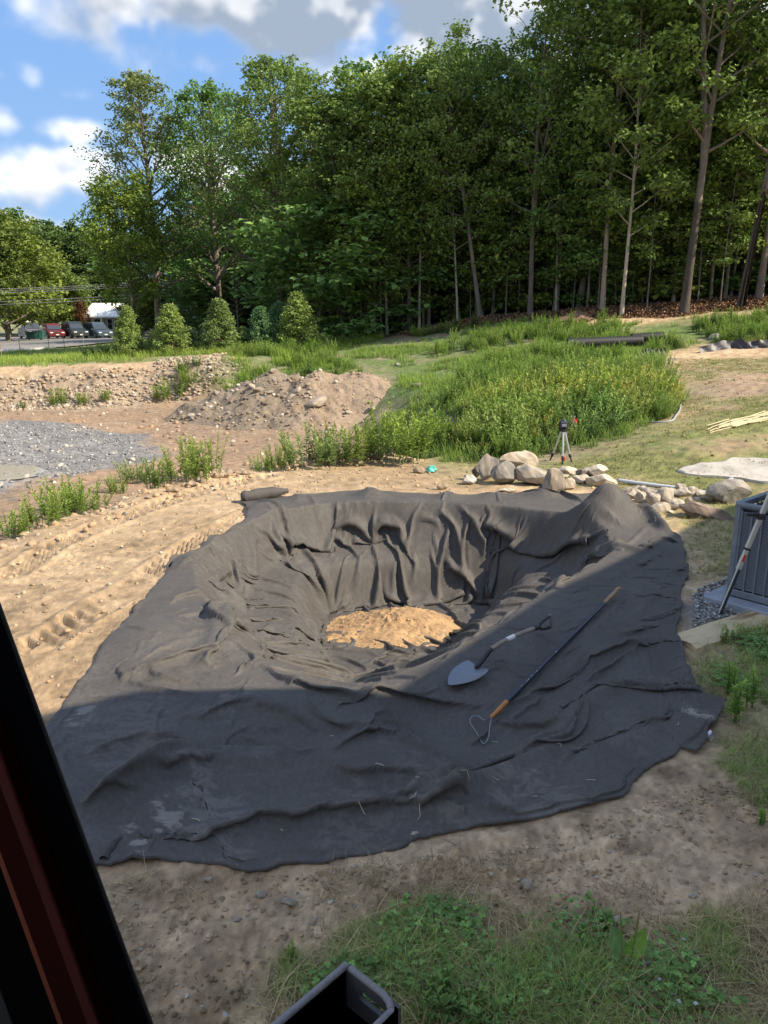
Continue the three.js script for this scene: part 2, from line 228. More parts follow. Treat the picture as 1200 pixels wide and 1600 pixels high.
  for (let j = 0; j < bnz; j++) for (let i = 0; i < bnx; i++) {
    const x = bx0 + i * bc, z = bz0 + j * bc; let h = groundH(x, z);
    let f = 0; for (const [l, w, k] of folds) if (x > l.box[0] && x < l.box[1] && z > l.box[2] && z < l.box[3]) { const [d, s] = distLine(l, x, z); if (d < w * 2.6) { const end = sstep(0, 0.22, s) * sstep(0, 0.22, l.len - s); f = Math.max(f, k * end * Math.exp(-((d / w / 0.8) ** 2)) * (0.8 + 0.35 * noise(s * 2.2, k * 90, 4))); } }
    h += f * 0.8 + 0.44 * Math.exp(-((((x - pkx) / 0.36) ** 2) + ((z - pkz) / 0.22) ** 2)) + 0.022 * fbm(x * 2.6, z * 2.6, 3, 14) + 0.03 + 0.075 * Math.exp(-((x - tipx) ** 2 + (z - tipz) ** 2) / 0.022);
    for (const [a, b, k, r] of rimLumps) { const q = ((x - a) ** 2 + (z - b) ** 2) / (r * r); if (q < 5) h += k * Math.exp(-q); }
    bed[j * bnx + i] = h;
  }
  const bedH = (x, z) => { const X = clamp((x - bx0) / bc, 0, bnx - 2), Z = clamp((z - bz0) / bc, 0, bnz - 2), i = X | 0, j = Z | 0, u = X - i, v = Z - j, o = j * bnx + i; return (bed[o] * (1 - u) + bed[o + 1] * u) * (1 - v) + (bed[o + bnx] * (1 - u) + bed[o + bnx + 1] * u) * v; };
  const coons = (i, j, nu, nv) => { const u = i / nu, v = j / nv, fi = Math.round(u * NU), vj = Math.round(v * NV), r = [0, 1].map((k) => (1 - v) * F[fi][k] + v * B[fi][k] + (1 - u) * Lf[vj][k] + u * R[vj][k] - ((1 - u) * (1 - v) * F[0][k] + u * (1 - v) * F[NU][k] + (1 - u) * v * B[0][k] + u * v * B[NU][k])); return r; };
  // spare cloth: gathered round the walls of the hole, a little everywhere else
  const spare = (x, z, ex, ez) => {
    const e = 0.05, gx = (pit(x + e, z) - pit(x - e, z)) / (2 * e), gz = (pit(x, z + e) - pit(x, z - e)) / (2 * e), g = Math.hypot(gx, gz), p = -pit(x, z), l = Math.hypot(ex, ez) + 1e-9;
    const along = g > 0.02 ? Math.abs(ex * gx + ez * gz) / (g * l) : 0.7, round = 1 - along * along, deep = sstep(0.02, 0.5, p);
    const patch = 0.5 + fbm(x * 0.8 + 5, z * 0.8, 3, 31);
    let s = 0.022 + 0.09 * clamp(patch) * clamp(0.5 + fbm(x * 0.6 - 9, z * 0.6 + ex / l * 2.5, 2, 33) * 1.4);
    s += deep * round * (0.17 + 0.14 * clamp(patch)) + sstep(1.1, 1.22, p) * 0.10;
    s += 0.12 * Math.exp(-(((x + 1.35) / 0.5) ** 2) - ((z + 7.6) / 1.5) ** 2) * clamp(round + 0.3);      // crumpled on the left shelf
    for (const [L, w, k] of folds) if (x > L.box[0] && x < L.box[1] && z > L.box[2] && z < L.box[3]) { const [d, at_] = distLine(L, x, z); if (d < w * 3) { const [d2] = distLine(L, x + ex / l * 0.02, z + ez / l * 0.02), cross = clamp(Math.abs(d2 - d) / 0.02), end = sstep(0, 0.2, at_) * sstep(0, 0.2, L.len - at_); s += Math.min(0.6, k * 4) * cross * cross * end * Math.exp(-((d / (w * 1.5)) ** 2)); } }
    return 1 + s;
  };
  function relax(nu, nv, P, steps, iters, grav, bend) {
    const n = (nu + 1) * (nv + 1), c = nu + 1, Q = P.slice(), pin = new Uint8Array(n), D = [];
    const links = [];
    for (let j = 0; j <= nv; j++) for (let i = 0; i <= nu; i++) { const a = j * c + i; if (i === 0 || j === 0 || i === nu || j === nv) pin[a] = 1; if (i < nu) links.push(a, a + 1, 0); if (j < nv) links.push(a, a + c, 0); if (i < nu && j < nv) { links.push(a, a + c + 1, 1); links.push(a + 1, a + c, 1); } if (i < nu - 1) links.push(a, a + 2, 2); if (j < nv - 1) links.push(a, a + 2 * c, 2); }
    const m = links.length / 3, IA = new Int32Array(m), IB = new Int32Array(m), LL = new Float32Array(m), KK = new Float32Array(m);
    const base = new Float32Array(n * 3); for (let k = 0; k < n; k++) { const i = k % c, j = (k / c) | 0, [x, z] = coons(i, j, nu, nv); base[k * 3] = x; base[k * 3 + 1] = bedSmooth(x, z); base[k * 3 + 2] = z; }
    for (let k = 0; k < m; k++) { const a = links[k * 3], b = links[k * 3 + 1], t = links[k * 3 + 2]; const ex = base[b * 3] - base[a * 3], ey = base[b * 3 + 1] - base[a * 3 + 1], ez = base[b * 3 + 2] - base[a * 3 + 2]; IA[k] = a; IB[k] = b; LL[k] = Math.sqrt(ex * ex + ey * ey + ez * ez) * spare((base[a * 3] + base[b * 3]) / 2, (base[a * 3 + 2] + base[b * 3 + 2]) / 2, ex, ez); KK[k] = t === 0 ? 0.5 : t === 1 ? 0.25 : bend; }
    const order = [0, 0];
    for (let s = 0; s < steps; s++) {
      for (let k = 0; k < n; k++) if (!pin[k]) { const o = k * 3, dm = 0.9; for (let q = 0; q < 3; q++) { const v = (P[o + q] - Q[o + q]) * dm; Q[o + q] = P[o + q]; P[o + q] += v; } P[o + 1] -= grav; }
      for (let it = 0; it < iters; it++) {
        const fwd = it & 1;
        for (let kk = 0; kk < m; kk++) {
          const k = fwd ? m - 1 - kk : kk, a = IA[k] * 3, b = IB[k] * 3, dx = P[b] - P[a], dy = P[b + 1] - P[a + 1], dz = P[b + 2] - P[a + 2], L = Math.sqrt(dx * dx + dy * dy + dz * dz) + 1e-9, wa = pin[IA[k]] ? 0 : 1, wb = pin[IB[k]] ? 0 : 1, w = wa + wb; if (!w) continue;
          const f = (L - LL[k]) / L * KK[k] / w, fa = f * wa, fb = f * wb;
          P[a] += dx * fa; P[a + 1] += dy * fa; P[a + 2] += dz * fa; P[b] -= dx * fb; P[b + 1] -= dy * fb; P[b + 2] -= dz * fb;
        }
        for (let k = 0; k < n; k++) { const o = k * 3, g = bedH(P[o], P[o + 2]); if (P[o + 1] < g) { P[o + 1] = g; if (!pin[k]) { P[o] += (Q[o] - P[o]) * 0.25; P[o + 2] += (Q[o + 2] - P[o + 2]) * 0.25; } } }
      }
    }
    return P;
  }
  const bedSmooth = (x, z) => (bedH(x, z) * 2 + bedH(x + 0.04, z) + bedH(x - 0.04, z) + bedH(x, z + 0.04) + bedH(x, z - 0.04)) / 6;
  const cu = NU / 2, cv = NV / 2, P0 = new Float32Array((cu + 1) * (cv + 1) * 3);
  for (let j = 0; j <= cv; j++) for (let i = 0; i <= cu; i++) { const o = (j * (cu + 1) + i) * 3, [x, z] = coons(i, j, cu, cv), e = i === 0 || j === 0 || i === cu || j === cv; P0[o] = x; P0[o + 2] = z; P0[o + 1] = bedH(x, z) + (e ? 0 : 0.03 + 0.035 * fbm(x * 5, z * 5, 2, 40)); }
  relax(cu, cv, P0, 120, 7, 0.0012, 0.1);
  const P = new Float32Array((NU + 1) * (NV + 1) * 3);
  for (let j = 0; j <= NV; j++) for (let i = 0; i <= NU; i++) {
    const o = (j * cols + i) * 3, e = i === 0 || j === 0 || i === NU || j === NV, a = Math.min(i >> 1, cu - 1), b = Math.min(j >> 1, cv - 1), u = i / 2 - a, v = j / 2 - b, [x, z] = coons(i, j, NU, NV), w = (k, l) => (b + l) * (cu + 1) * 3 + (a + k) * 3;
    for (let q = 0; q < 3; q++) P[o + q] = (P0[w(0, 0) + q] * (1 - u) + P0[w(1, 0) + q] * u) * (1 - v) + (P0[w(0, 1) + q] * (1 - u) + P0[w(1, 1) + q] * u) * v;
    if (e) { P[o] = x; P[o + 2] = z; P[o + 1] = bedH(x, z) - 0.012 + 0.05 * Math.max(0, noise(x * 3.5, z * 3.5, 47)); } else P[o + 1] += 0.004 * fbm(x * 18, z * 18, 2, 41);
  }
  relax(NU, NV, P, 40, 6, 0.0008, 0.04);
  return { P, bedH };
})();
// height of the finished cloth, by scattering its points into cells
const clothGrid = (() => { const c = 0.04, nx = 180, nz = 230, a = new Float32Array(nx * nz).fill(-9); for (let k = 0; k < cloth.P.length; k += 3) { const i = ((cloth.P[k] + 3.2) / c) | 0, j = ((cloth.P[k + 2] + 11.6) / c) | 0, o = j * nx + i; if (i >= 0 && j >= 0 && i < nx && j < nz) a[o] = Math.max(a[o], cloth.P[k + 1]); } return (x, z) => { const i = ((x + 3.2) / c) | 0, j = ((z + 11.6) / c) | 0; return i >= 0 && j >= 0 && i < nx && j < nz ? a[j * nx + i] : -9; }; })();
const topH = (x, z) => Math.max(groundH(x, z), clothGrid(x, z));
const LINER = [...curve('front', 60), ...curve('right', 60).slice(1), ...curve('back', 60).reverse().slice(1), ...curve('left', 60).reverse().slice(1, -1)];
{
  const P = cloth.P, S = 2048;
  // colour: black felt with a fine fleck, pale dust rubbed in at a few places and bits of straw
  const uvOf = (p) => { let b = 1e9, w = [0, 0]; for (let j = 0; j <= NV; j += 2) for (let i = 0; i <= NU; i += 2) { const o = (j * cols + i) * 3, d = (P[o] - p.x) ** 2 + (P[o + 2] - p.z) ** 2; if (d < b) { b = d; w = [i / NU, j / NV]; } } return w; };
  const dust = [[1090, 1128, 0.028, 1], [262, 1290, 0.02, 0.7], [215, 1318, 0.016, 0.8], [128, 1128, 0.02, 0.6], [360, 1108, 0.03, 0.25], [330, 1275, 0.05, 0.3], [650, 1240, 0.05, 0.2], [860, 1270, 0.06, 0.3], [200, 1160, 0.06, 0.2], [560, 1300, 0.06, 0.2], [980, 1150, 0.05, 0.15]].map(([x, y, r, k]) => [...uvOf(at(x, y)), r, k]);
  const map = greyTex(S, (i, j) => {
    const u = i / S, v = j / S, X = u * 5, Z = v * 7;
    let g = 0.312 + 0.03 * fbm(X * 2.2, Z * 2.2, 4, 51) + 0.04 * (h2(i, j, 52) - 0.5) + 0.02 * noise(X * 60, Z * 60, 53);
    let d = 0; for (const [a, b, r, k] of dust) { const q = ((u - a) / r) ** 2 + ((v - b) * 0.8 / r) ** 2; if (q < 5) d = Math.max(d, k * sstep(0.2, 0.62, Math.exp(-q) * (0.55 + 1.1 * fbm(X * 12, Z * 26, 4, 54)) + 0.25 * noise(X * 45, Z * 80, 55) * Math.exp(-q * 0.7))); }
    d += 0.16 * sstep(0.24, 0.5, fbm(X * 3, Z * 3, 5, 57)) * (0.5 + 0.5 * noise(X * 30, Z * 30, 58));
    if (h2(i >> 1, j >> 1, 59) > 0.9994) d += 0.55;
    d = clamp(d) * 0.7;
    return [g * (1 - d) + d * 0.66, (g - 0.011) * (1 - d) + d * 0.63, (g - 0.021) * (1 - d) + d * 0.59];
  });
  const bump = greyTex(1024, (i, j) => { const x = i / 1024, y = j / 1024; return 0.25 + 0.5 * tileNoise(x, y, 12, 5, 61) + 0.14 * (h2(i, j, 62) - 0.5); }, 3, false);
  const mat = new THREE.MeshPhysicalMaterial({ map, bumpMap: bump, bumpScale: 0.006, roughness: 0.68, sheen: 0.15, sheenRoughness: 0.6, sheenColor: new THREE.Color(0.5, 0.46, 0.41), specularIntensity: 0.5, side: THREE.DoubleSide });
  const gb = new GB();
  for (let j = 0; j <= NV; j++) for (let i = 0; i <= NU; i++) { const o = (j * cols + i) * 3; gb.v(P[o], P[o + 1], P[o + 2], null, i / NU, j / NV); }
  for (let j = 0; j < NV; j++) for (let i = 0; i < NU; i++) { const a = j * cols + i; gb.quad(a, a + 1, a + cols + 1, a + cols); }
  // turned-down hem all round, so that the cloth has a thickness at its edge
  const ring = []; for (let i = 0; i <= NU; i++) ring.push(i); for (let j = 1; j <= NV; j++) ring.push(j * cols + NU); for (let i = NU - 1; i >= 0; i--) ring.push(NV * cols + i); for (let j = NV - 1; j >= 0; j--) ring.push(j * cols);
  const low = ring.map((a) => gb.v(P[a * 3], P[a * 3 + 1] - 0.014, P[a * 3 + 2], null, (a % cols) / NU, ((a / cols) | 0) / NV));
  for (let k = 0; k < ring.length - 1; k++) gb.quad(ring[k], low[k], low[k + 1], ring[k + 1]);
  const liner = thing('pond_liner', 'big wrinkled black fabric liner draped into the dug pond hole', 'pond liner');
  mesh('sheet', gb.geo(), mat, liner);
  globalThis.linerThing = liner; globalThis.linerMat = mat;
}

// ---------------------------------------------------------------- the ground sheet
const TRACKS = [[[[20, 900], [80, 858], [150, 826], [230, 796], [330, 764], [420, 744]], 0.16, 0.018], [[[60, 1010], [130, 965], [200, 925], [270, 876], [330, 836], [400, 800]], 0.19, 0.025], [[[760, 1345], [840, 1325], [930, 1300]], 0.10, 0.010]].map(([l, w, d]) => [polyPx(l), w, d]);
const Z_ = {
  track: polyPx([[-300, 900], [0, 858], [150, 795], [330, 748], [450, 727], [600, 720], [690, 722], [760, 745], [720, 790], [640, 772], [440, 778], [330, 850], [230, 935], [80, 1120], [-100, 1250], [-400, 1150]]),
  gravel: polyPx([[-200, 660], [0, 659], [120, 664], [200, 680], [250, 700], [235, 722], [130, 742], [60, 762], [0, 770], [-200, 775]]),
  bank: polyPx([[-100, 640], [0, 642], [120, 640], [250, 630], [330, 610], [380, 580], [355, 554], [250, 562], [240, 578], [100, 584], [0, 588], [-100, 590]]),
  mulch: polyPx([[780, 505], [860, 496], [900, 508], [930, 498], [1060, 496], [1110, 488], [1210, 483], [1300, 470], [1300, 455], [1150, 466], [1060, 474], [940, 480], [830, 490], [700, 506], [620, 524], [660, 524]]),
  lawn: polyPx([[700, 715], [860, 712], [960, 690], [1050, 658], [1075, 625], [1035, 575], [1080, 560], [1300, 552], [1400, 700], [1300, 1000], [1085, 905], [1075, 830], [990, 770], [760, 750]]),
  nearGrass: polyPx([[400, 1640], [440, 1510], [560, 1455], [680, 1415], [800, 1425], [930, 1440], [1060, 1440], [1250, 1400], [1300, 1700], [400, 1700]]),
  rightGrass: polyPx([[1075, 1010], [1250, 930], [1350, 1000], [1350, 1300], [1180, 1260], [1120, 1190], [1130, 1100], [1090, 1070]]),
  stones: polyPx([[1062, 950], [1090, 925], [1135, 905], [1250, 880], [1300, 950], [1120, 970], [1075, 985]]),
};
const greenHill = polyPx([[335, 600], [350, 575], [370, 552], [450, 545], [540, 540], [640, 522], [760, 503], [860, 500], [900, 512], [1060, 500], [1110, 492], [1260, 485], [1260, 530], [1095, 540], [1045, 548], [1035, 560], [1070, 625], [1000, 680], [850, 715], [690, 725], [600, 690], [600, 655], [500, 652], [400, 640]]);
const fieldGrass = [[-60, -29.6], [-14, -29.8], [-9, -30], [-6, -31.5], [-3, -31], [1, -38], [-8, -58], [-60, -58]];
const ASPHALT = [[-70, -60], [-46, -56], [-24, -60], [-11, -66], [-2, -72], [4, -90], [-10, -100], [-48, -100], [-70, -98]];
const near01 = (P, x, z, w, s) => sstep(w, -w, sdPoly(P, x, z) + s);
function groundColour(x, z) {
  const r = Math.hypot(x, z), n1 = fbm(x * 0.9, z * 0.9, 4, 71), n2 = fbm(x * 5, z * 5, 3, 72), n3 = fbm(x * 22, z * 22, 2, 73), n0 = fbm(x * 0.22, z * 0.22, 3, 74);
  let c = mix3([0.40, 0.27, 0.155], [0.60, 0.435, 0.27], clamp(0.5 + n1 * 0.9 + n2 * 0.8));                                   // turned soil
  if (z > -16) {
    const k = near01(Z_.track, x, z, 0.35, n1 * 0.5 + n2 * 0.25); c = mix3(c, mix3([0.35, 0.245, 0.14], [0.48, 0.355, 0.22], clamp(0.5 + n1 * 0.9 + n2 * 0.4)), k);
  }
  if (x < 3 && z < -3 && z > -31) {
    const b = sstep(0.6, -0.6, sdPoly(BASIN, x, z)); if (b > 0) c = mix3(c, mix3(mix3([0.27, 0.19, 0.125], [0.36, 0.235, 0.14], clamp(0.5 + n0 * 1.6)), [0.38, 0.285, 0.19], clamp(n2 * 0.8 + n1 * 0.6)), b);
    c = mix3(c, mix3([0.30, 0.225, 0.155], [0.40, 0.32, 0.235], clamp(0.5 + n2)), near01(Z_.bank, x, z, 0.5, n1 * 0.8));
    c = mix3(c, mix3([0.17, 0.168, 0.165], [0.30, 0.295, 0.285], clamp(0.45 + n2 * 1.0 + n1 * 0.6)), near01(Z_.gravel, x, z, 0.4, n1 * 1.1 + n2 * 0.5));
  }
  if (x > -1) {
    const k = near01(Z_.lawn, x, z, 0.8, n1 * 0.9 + n2 * 0.3);
    if (k > 0) { const g = clamp(0.5 + n1 * 1.1 + n0 * 1.4 + n2 * 0.5 + (z < -16 ? 0.15 : -0.1)); c = mix3(c, mix3(mix3([0.35, 0.235, 0.15], [0.42, 0.31, 0.20], clamp(0.5 + n2)), mix3([0.25, 0.25, 0.085], [0.17, 0.20, 0.06], clamp(0.5 + n2 * 1.2)), g), k); }
  }
  if (z < -11) {
    const k = near01(greenHill, x, z, 0.9, n1 * 1.2); if (k > 0) c = mix3(c, mix3([0.27, 0.23, 0.14], [0.12, 0.18, 0.045], clamp(0.72 + n1 * 1.6 + n2 * 0.5)), k);
    const m = near01(Z_.mulch, x, z, 0.8, n1 * 1.0); if (m > 0) c = mix3(c, mix3([0.15, 0.085, 0.05], [0.27, 0.165, 0.10], clamp(0.5 + n2 * 0.8 + n3 * 0.5)), m);
    const f = near01(fieldGrass, x, z, 0.7, n1); if (f > 0) c = mix3(c, mix3([0.15, 0.19, 0.05], [0.24, 0.25, 0.09], clamp(0.5 + n1 + n2 * 0.4)), f);
  }
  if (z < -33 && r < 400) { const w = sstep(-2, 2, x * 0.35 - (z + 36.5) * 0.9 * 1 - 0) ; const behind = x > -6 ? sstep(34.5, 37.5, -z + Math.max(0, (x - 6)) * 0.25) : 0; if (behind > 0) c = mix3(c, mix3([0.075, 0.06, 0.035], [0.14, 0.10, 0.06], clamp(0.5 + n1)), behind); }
  if (r > 45 && x < -2) c = mix3(c, mix3([0.13, 0.18, 0.05], [0.24, 0.25, 0.10], clamp(0.5 + n1)), sstep(48, 60, r) * 0.9);
  if (z > -8) {
    const k = Math.max(near01(Z_.nearGrass, x, z, 0.18, n2 * 0.25 + n1 * 0.2), near01(Z_.rightGrass, x, z, 0.2, n2 * 0.25)); if (k > 0) c = mix3(c, mix3([0.38, 0.29, 0.15], [0.24, 0.25, 0.085], clamp(0.5 + n2 + n3 * 0.5)), k * 0.85);
    const s = near01(Z_.stones, x, z, 0.12, n2 * 0.15); if (s > 0) c = mix3(c, [0.24, 0.23, 0.22], s * 0.8);
  }
  const n4 = r < 9 ? fbm(x * 45, z * 45, 2, 75) * 0.45 + Math.min(0, n2 + 0.15) * 0.7 : 0, g = 1 + n3 * 0.3 + n4; return [c[0] * g, c[1] * g, c[2] * g];
}
function groundFine(x, z) {                                           // clods, ruts and tread marks
  const r = Math.hypot(x, z), inLiner = x > -2.6 && x < 3.8 && z < -2.9 && z > -11.3 ? sstep(-0.06, -0.3, sdPoly(LINER, x, z)) : 0;
  if (inLiner > 0.99) return -0.05;
  let h = 0;
  const soil = 1 - sstep(10, 16, r), rough = 0.5 + 0.5 * clamp(fbm(x * 0.7, z * 0.7, 2, 81) * 2 + 0.3);
  if (r < 45) { const b = Math.abs(fbm(x * 3.2, z * 3.2, 3, 82)); h += (0.055 * (0.35 - b) + 0.03 * fbm(x * 1.4, z * 1.4, 3, 83)) * mix(0.6, 1, rough) * (r < 16 ? 0.75 : 1); }
  if (r < 14) { const c1 = Math.max(0, noise(x * 14, z * 14, 84) - 0.15), c2 = Math.max(0, noise(x * 31, z * 31, 85) - 0.1), c3 = noise(x * 60, z * 60, 86); h += (c1 * 0.045 + c2 * 0.03 + c3 * 0.007) * rough * (1 - sstep(8, 14, r)); }
  if (z > -16 && z < -3 && x < 2.5) h *= 1 - 0.6 * sstep(0.3, -0.4, sdPoly(Z_.track, x, z));
  if (r < 17) for (const [l, w, d] of TRACKS) { const [q, s, side] = distLine(l, x, z); if (q < w * 1.5) { const m = 1 - sstep(w * 0.7, w * 1.15, q), lug = Math.sin((s + side * q * 0.55 + 0.02 * noise(s * 3, q * 6, 88)) / 0.15 * Math.PI * 2) * 0.5 + 0.5; h = h * (1 - m * 0.55) + m * (d * (sstep(0.3, 0.75, lug) * 1.7 - 1.2)) * (1.3 * clamp(0.75 + fbm(x * 1.3, z * 1.3, 2, 87) * 1.8)) + 0.02 * Math.exp(-(((q - w * 1.15) / 0.05) ** 2)); } }
  h = mix(h, -0.05, inLiner);
  const nearEdge = x > -2.9 && x < 4 && z < -2.6 && z > -11.6 ? sstep(0.22, 0.0, sdPoly(LINER, x, z)) : 0;
  return h * (1 - nearEdge * 0.6);
}
const groundTop = (x, z) => groundH(x, z) + groundFine(x, z);
const grain = greyTex(1024, (i, j) => { const x = i / 1024, y = j / 1024; const n = tileNoise(x, y, 10, 6, 91); return 0.55 + 0.75 * (n - 0.5) + 0.16 * (h2(i, j, 92) - 0.5) + (h2(i >> 2, j >> 2, 93) > 0.985 ? 0.14 : 0) + 0.18; }, 1, false);
const M = {};
M.ground = new THREE.MeshStandardMaterial({ vertexColors: true, map: grain, bumpMap: grain, bumpScale: 0.014, roughness: 0.96 });
{
  const radii = [0.05, 0.6, 1.2, 1.6]; let r = 1.9; while (r < 900) { radii.push(r); r += r < 45 ? Math.max(0.011, r * 0.0058) : r * 0.05; }
  const angs = []; for (let k = 0; k <= 500; k++) angs.push(-0.6 + 1.2 * k / 500); for (let k = 1; k <= 60; k++) angs.push(0.6 + (Math.PI * 2 - 1.2) * k / 60);
  const gb = new GB(), nA = angs.length;
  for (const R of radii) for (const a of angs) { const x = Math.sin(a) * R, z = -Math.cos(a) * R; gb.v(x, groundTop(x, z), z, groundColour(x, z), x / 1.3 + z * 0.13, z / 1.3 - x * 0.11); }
  for (let j = 0; j < radii.length - 1; j++) for (let i = 0; i < nA - 1; i++) { const o = j * nA + i; gb.quad(o, o + 1, o + nA + 1, o + nA); }
  structure('ground', gb.geo(), M.ground);
  console.log('ground rows', radii.length, 'verts', radii.length * nA);
}

// ---------------------------------------------------------------- stone, sand and the dirt mound
function rockGeo(seed, sx, sy, sz, cuts = 14, detail = 4, a = [0.40, 0.34, 0.26], b = [0.24, 0.215, 0.185], rough = 0.05, depth = 0.62) {
  const g = mergeVertices(new THREE.IcosahedronGeometry(1, detail).deleteAttribute('uv').deleteAttribute('normal'), 1e-4), p = g.attributes.position, R = rng(seed), planes = [];
  for (let i = 0; i < cuts; i++) { const n = V(R() * 2 - 1, R() * 2 - 1, R() * 2 - 1).normalize(); planes.push([n, depth - 0.08 + R() * 0.26]); }
  const col = new Float32Array(p.count * 3), uv = new Float32Array(p.count * 2);
  for (let i = 0; i < p.count; i++) {
    const v = V(p.getX(i), p.getY(i), p.getZ(i));
    for (const [n, d] of planes) { const k = v.dot(n) - d; if (k > 0) v.addScaledVector(n, -k * 0.985); }
    const n1 = noise3(v.x * 2.2, v.y * 2.2, v.z * 2.2, seed), n2 = noise3(v.x * 6, v.y * 6, v.z * 6, seed + 3), n3 = noise3(v.x * 15, v.y * 15, v.z * 15, seed + 5);
    v.multiplyScalar(1 + rough * (n1 * 1.6 + n2 * 0.7 + n3 * 0.3));
    p.setXYZ(i, v.x * sx, v.y * sy, v.z * sz);
    const c = mix3(a, b, clamp(0.45 + n1 * 0.9 + n2 * 0.5 + n3 * 0.35)); col.set(c, i * 3); uv[i * 2] = (v.x + v.y * 0.4) * sx; uv[i * 2 + 1] = (v.z + v.y * 0.8) * sz;
  }
  g.setAttribute('color', new THREE.BufferAttribute(col, 3)); g.setAttribute('uv', new THREE.BufferAttribute(uv, 2)); g.computeVertexNormals(); if (detail > 2) { const q = toCreasedNormals(g, 0.3); return q; } return g;
}
M.rock = new THREE.MeshStandardMaterial({ vertexColors: true, map: (() => { const t = grain.clone(); t.repeat.set(2, 2); return t; })(), bumpMap: grain, bumpScale: 0.012, roughness: 0.93 });
M.pebble = new THREE.MeshStandardMaterial({ vertexColors: true, roughness: 0.95 });
function pxSize(p) { return p.clone().sub(V(0, CAM_H, 0)).dot(V(0, -SP, -CP)) / FPX; }    // metres per photograph pixel at a place
function rock(name, px, py, w, h, seed, label, o = {}) {
  const p = at(px, py, o.hf || groundH), k = pxSize(p), sx = w * k / 2 * 1.32, sy = h * k / 2 * 1.24, sz = (o.deep || (w + h) / 2 * 0.5) * k;
  const m = mesh(name, rockGeo(seed, sx, sy, sz, (o.cuts ?? 9) + 6, o.detail ?? 4, o.a, o.b, o.rough ?? 0.05), M.rock);
  m.position.set(p.x, p.y + sy * (o.sit ?? 0.72), p.z - sz * 0.45 + (o.dz || 0)); m.rotation.set(o.rx || 0, o.ry || 0, o.rz || 0);
  return tag(m, label, o.cat || 'boulder', o.group);
}
const TAN = [0.50, 0.42, 0.32], GREY = [0.32, 0.295, 0.26], PALE = [0.58, 0.51, 0.41];
rock('boulder', 763, 753, 26, 46, 11, 'tall upright grey slab boulder at the left end of the boulder heap', { rz: -0.12, a: TAN, b: GREY, deep: 14 });
rock('boulder', 784, 759, 37, 38, 12, 'grey boulder leaning in front of the upright slab', { a: GREY, b: [0.2, 0.19, 0.17], ry: 0.4, cuts: 11 });
rock('boulder', 807, 742, 58, 38, 13, 'wide tan boulder at the top back of the boulder heap', { a: TAN, b: [0.33, 0.27, 0.2], ry: 0.3, deep: 22 });
rock('boulder', 832, 760, 66, 36, 14, 'broad cracked tan boulder in the middle of the boulder heap', { a: TAN, b: GREY, ry: -0.25, deep: 20, cuts: 12 });
rock('boulder', 863, 778, 34, 44, 15, 'pointed brown boulder standing nearest the liner edge', { a: [0.40, 0.33, 0.25], b: [0.22, 0.18, 0.14], cuts: 11 });
rock('boulder', 746, 747, 17, 22, 16, 'small dark purplish rock left of the upright slab', { a: [0.24, 0.2, 0.18], b: [0.15, 0.13, 0.12] });
rock('rock', 733, 758, 20, 16, 17, 'small whitish rock lying alone left of the boulder heap', { a: [0.66, 0.62, 0.55], b: [0.45, 0.41, 0.36], cat: 'rock', ry: 0.5 });
rock('rock', 885, 745, 32, 17, 18, 'flat topped tan stone below the tripod', { a: PALE, b: TAN, cat: 'rock', cuts: 12 });
rock('rock', 873, 750, 30, 10, 19, 'thin grey slab stone between the brown pointed boulder and flat tan stone', { a: GREY, b: TAN, cat: 'rock' });
rock('rock', 889, 766, 28, 21, 20, 'brownish block just right of the pointed brown boulder', { a: TAN, b: [0.25, 0.21, 0.17], cat: 'rock', cuts: 12, ry: 0.6 });
rock('rock', 906, 757, 28, 15, 21, 'low tan stone with a bright top in the right half of the heap', { a: PALE, b: TAN, cat: 'rock' });
rock('rock', 910, 748, 20, 16, 22, 'small grey stone wedged between tan stones in the heap', { a: GREY, b: [0.2, 0.18, 0.16], cat: 'rock' });
rock('rock', 932, 746, 34, 20, 23, 'pale stone at the back right end of the boulder heap', { a: PALE, b: TAN, cat: 'rock', cuts: 10 });
rock('rock', 941, 761, 44, 22, 24, 'wide pale tan stone right behind the liner peak', { a: PALE, b: TAN, cat: 'rock', cuts: 10, deep: 16 });
rock('rock', 794, 770, 25, 6, 25, 'thin flat tan stone lying before the boulder heap', { a: PALE, b: TAN, cat: 'rock' });
rock('slab_rock', 1103, 812, 84, 30, 26, 'long flat brown slab rock tilted beside the cobble heap', { a: [0.33, 0.25, 0.19], b: [0.18, 0.14, 0.115], cat: 'rock', cuts: 14, rz: -0.2, ry: -0.3, deep: 17, sit: 0.6, rough: 0.08 });
rock('boulder', 1152, 795, 54, 38, 27, 'rounded grey boulder behind the air conditioner', { a: [0.38, 0.34, 0.28], b: GREY, cuts: 4, deep: 24, dz: -0.2 });
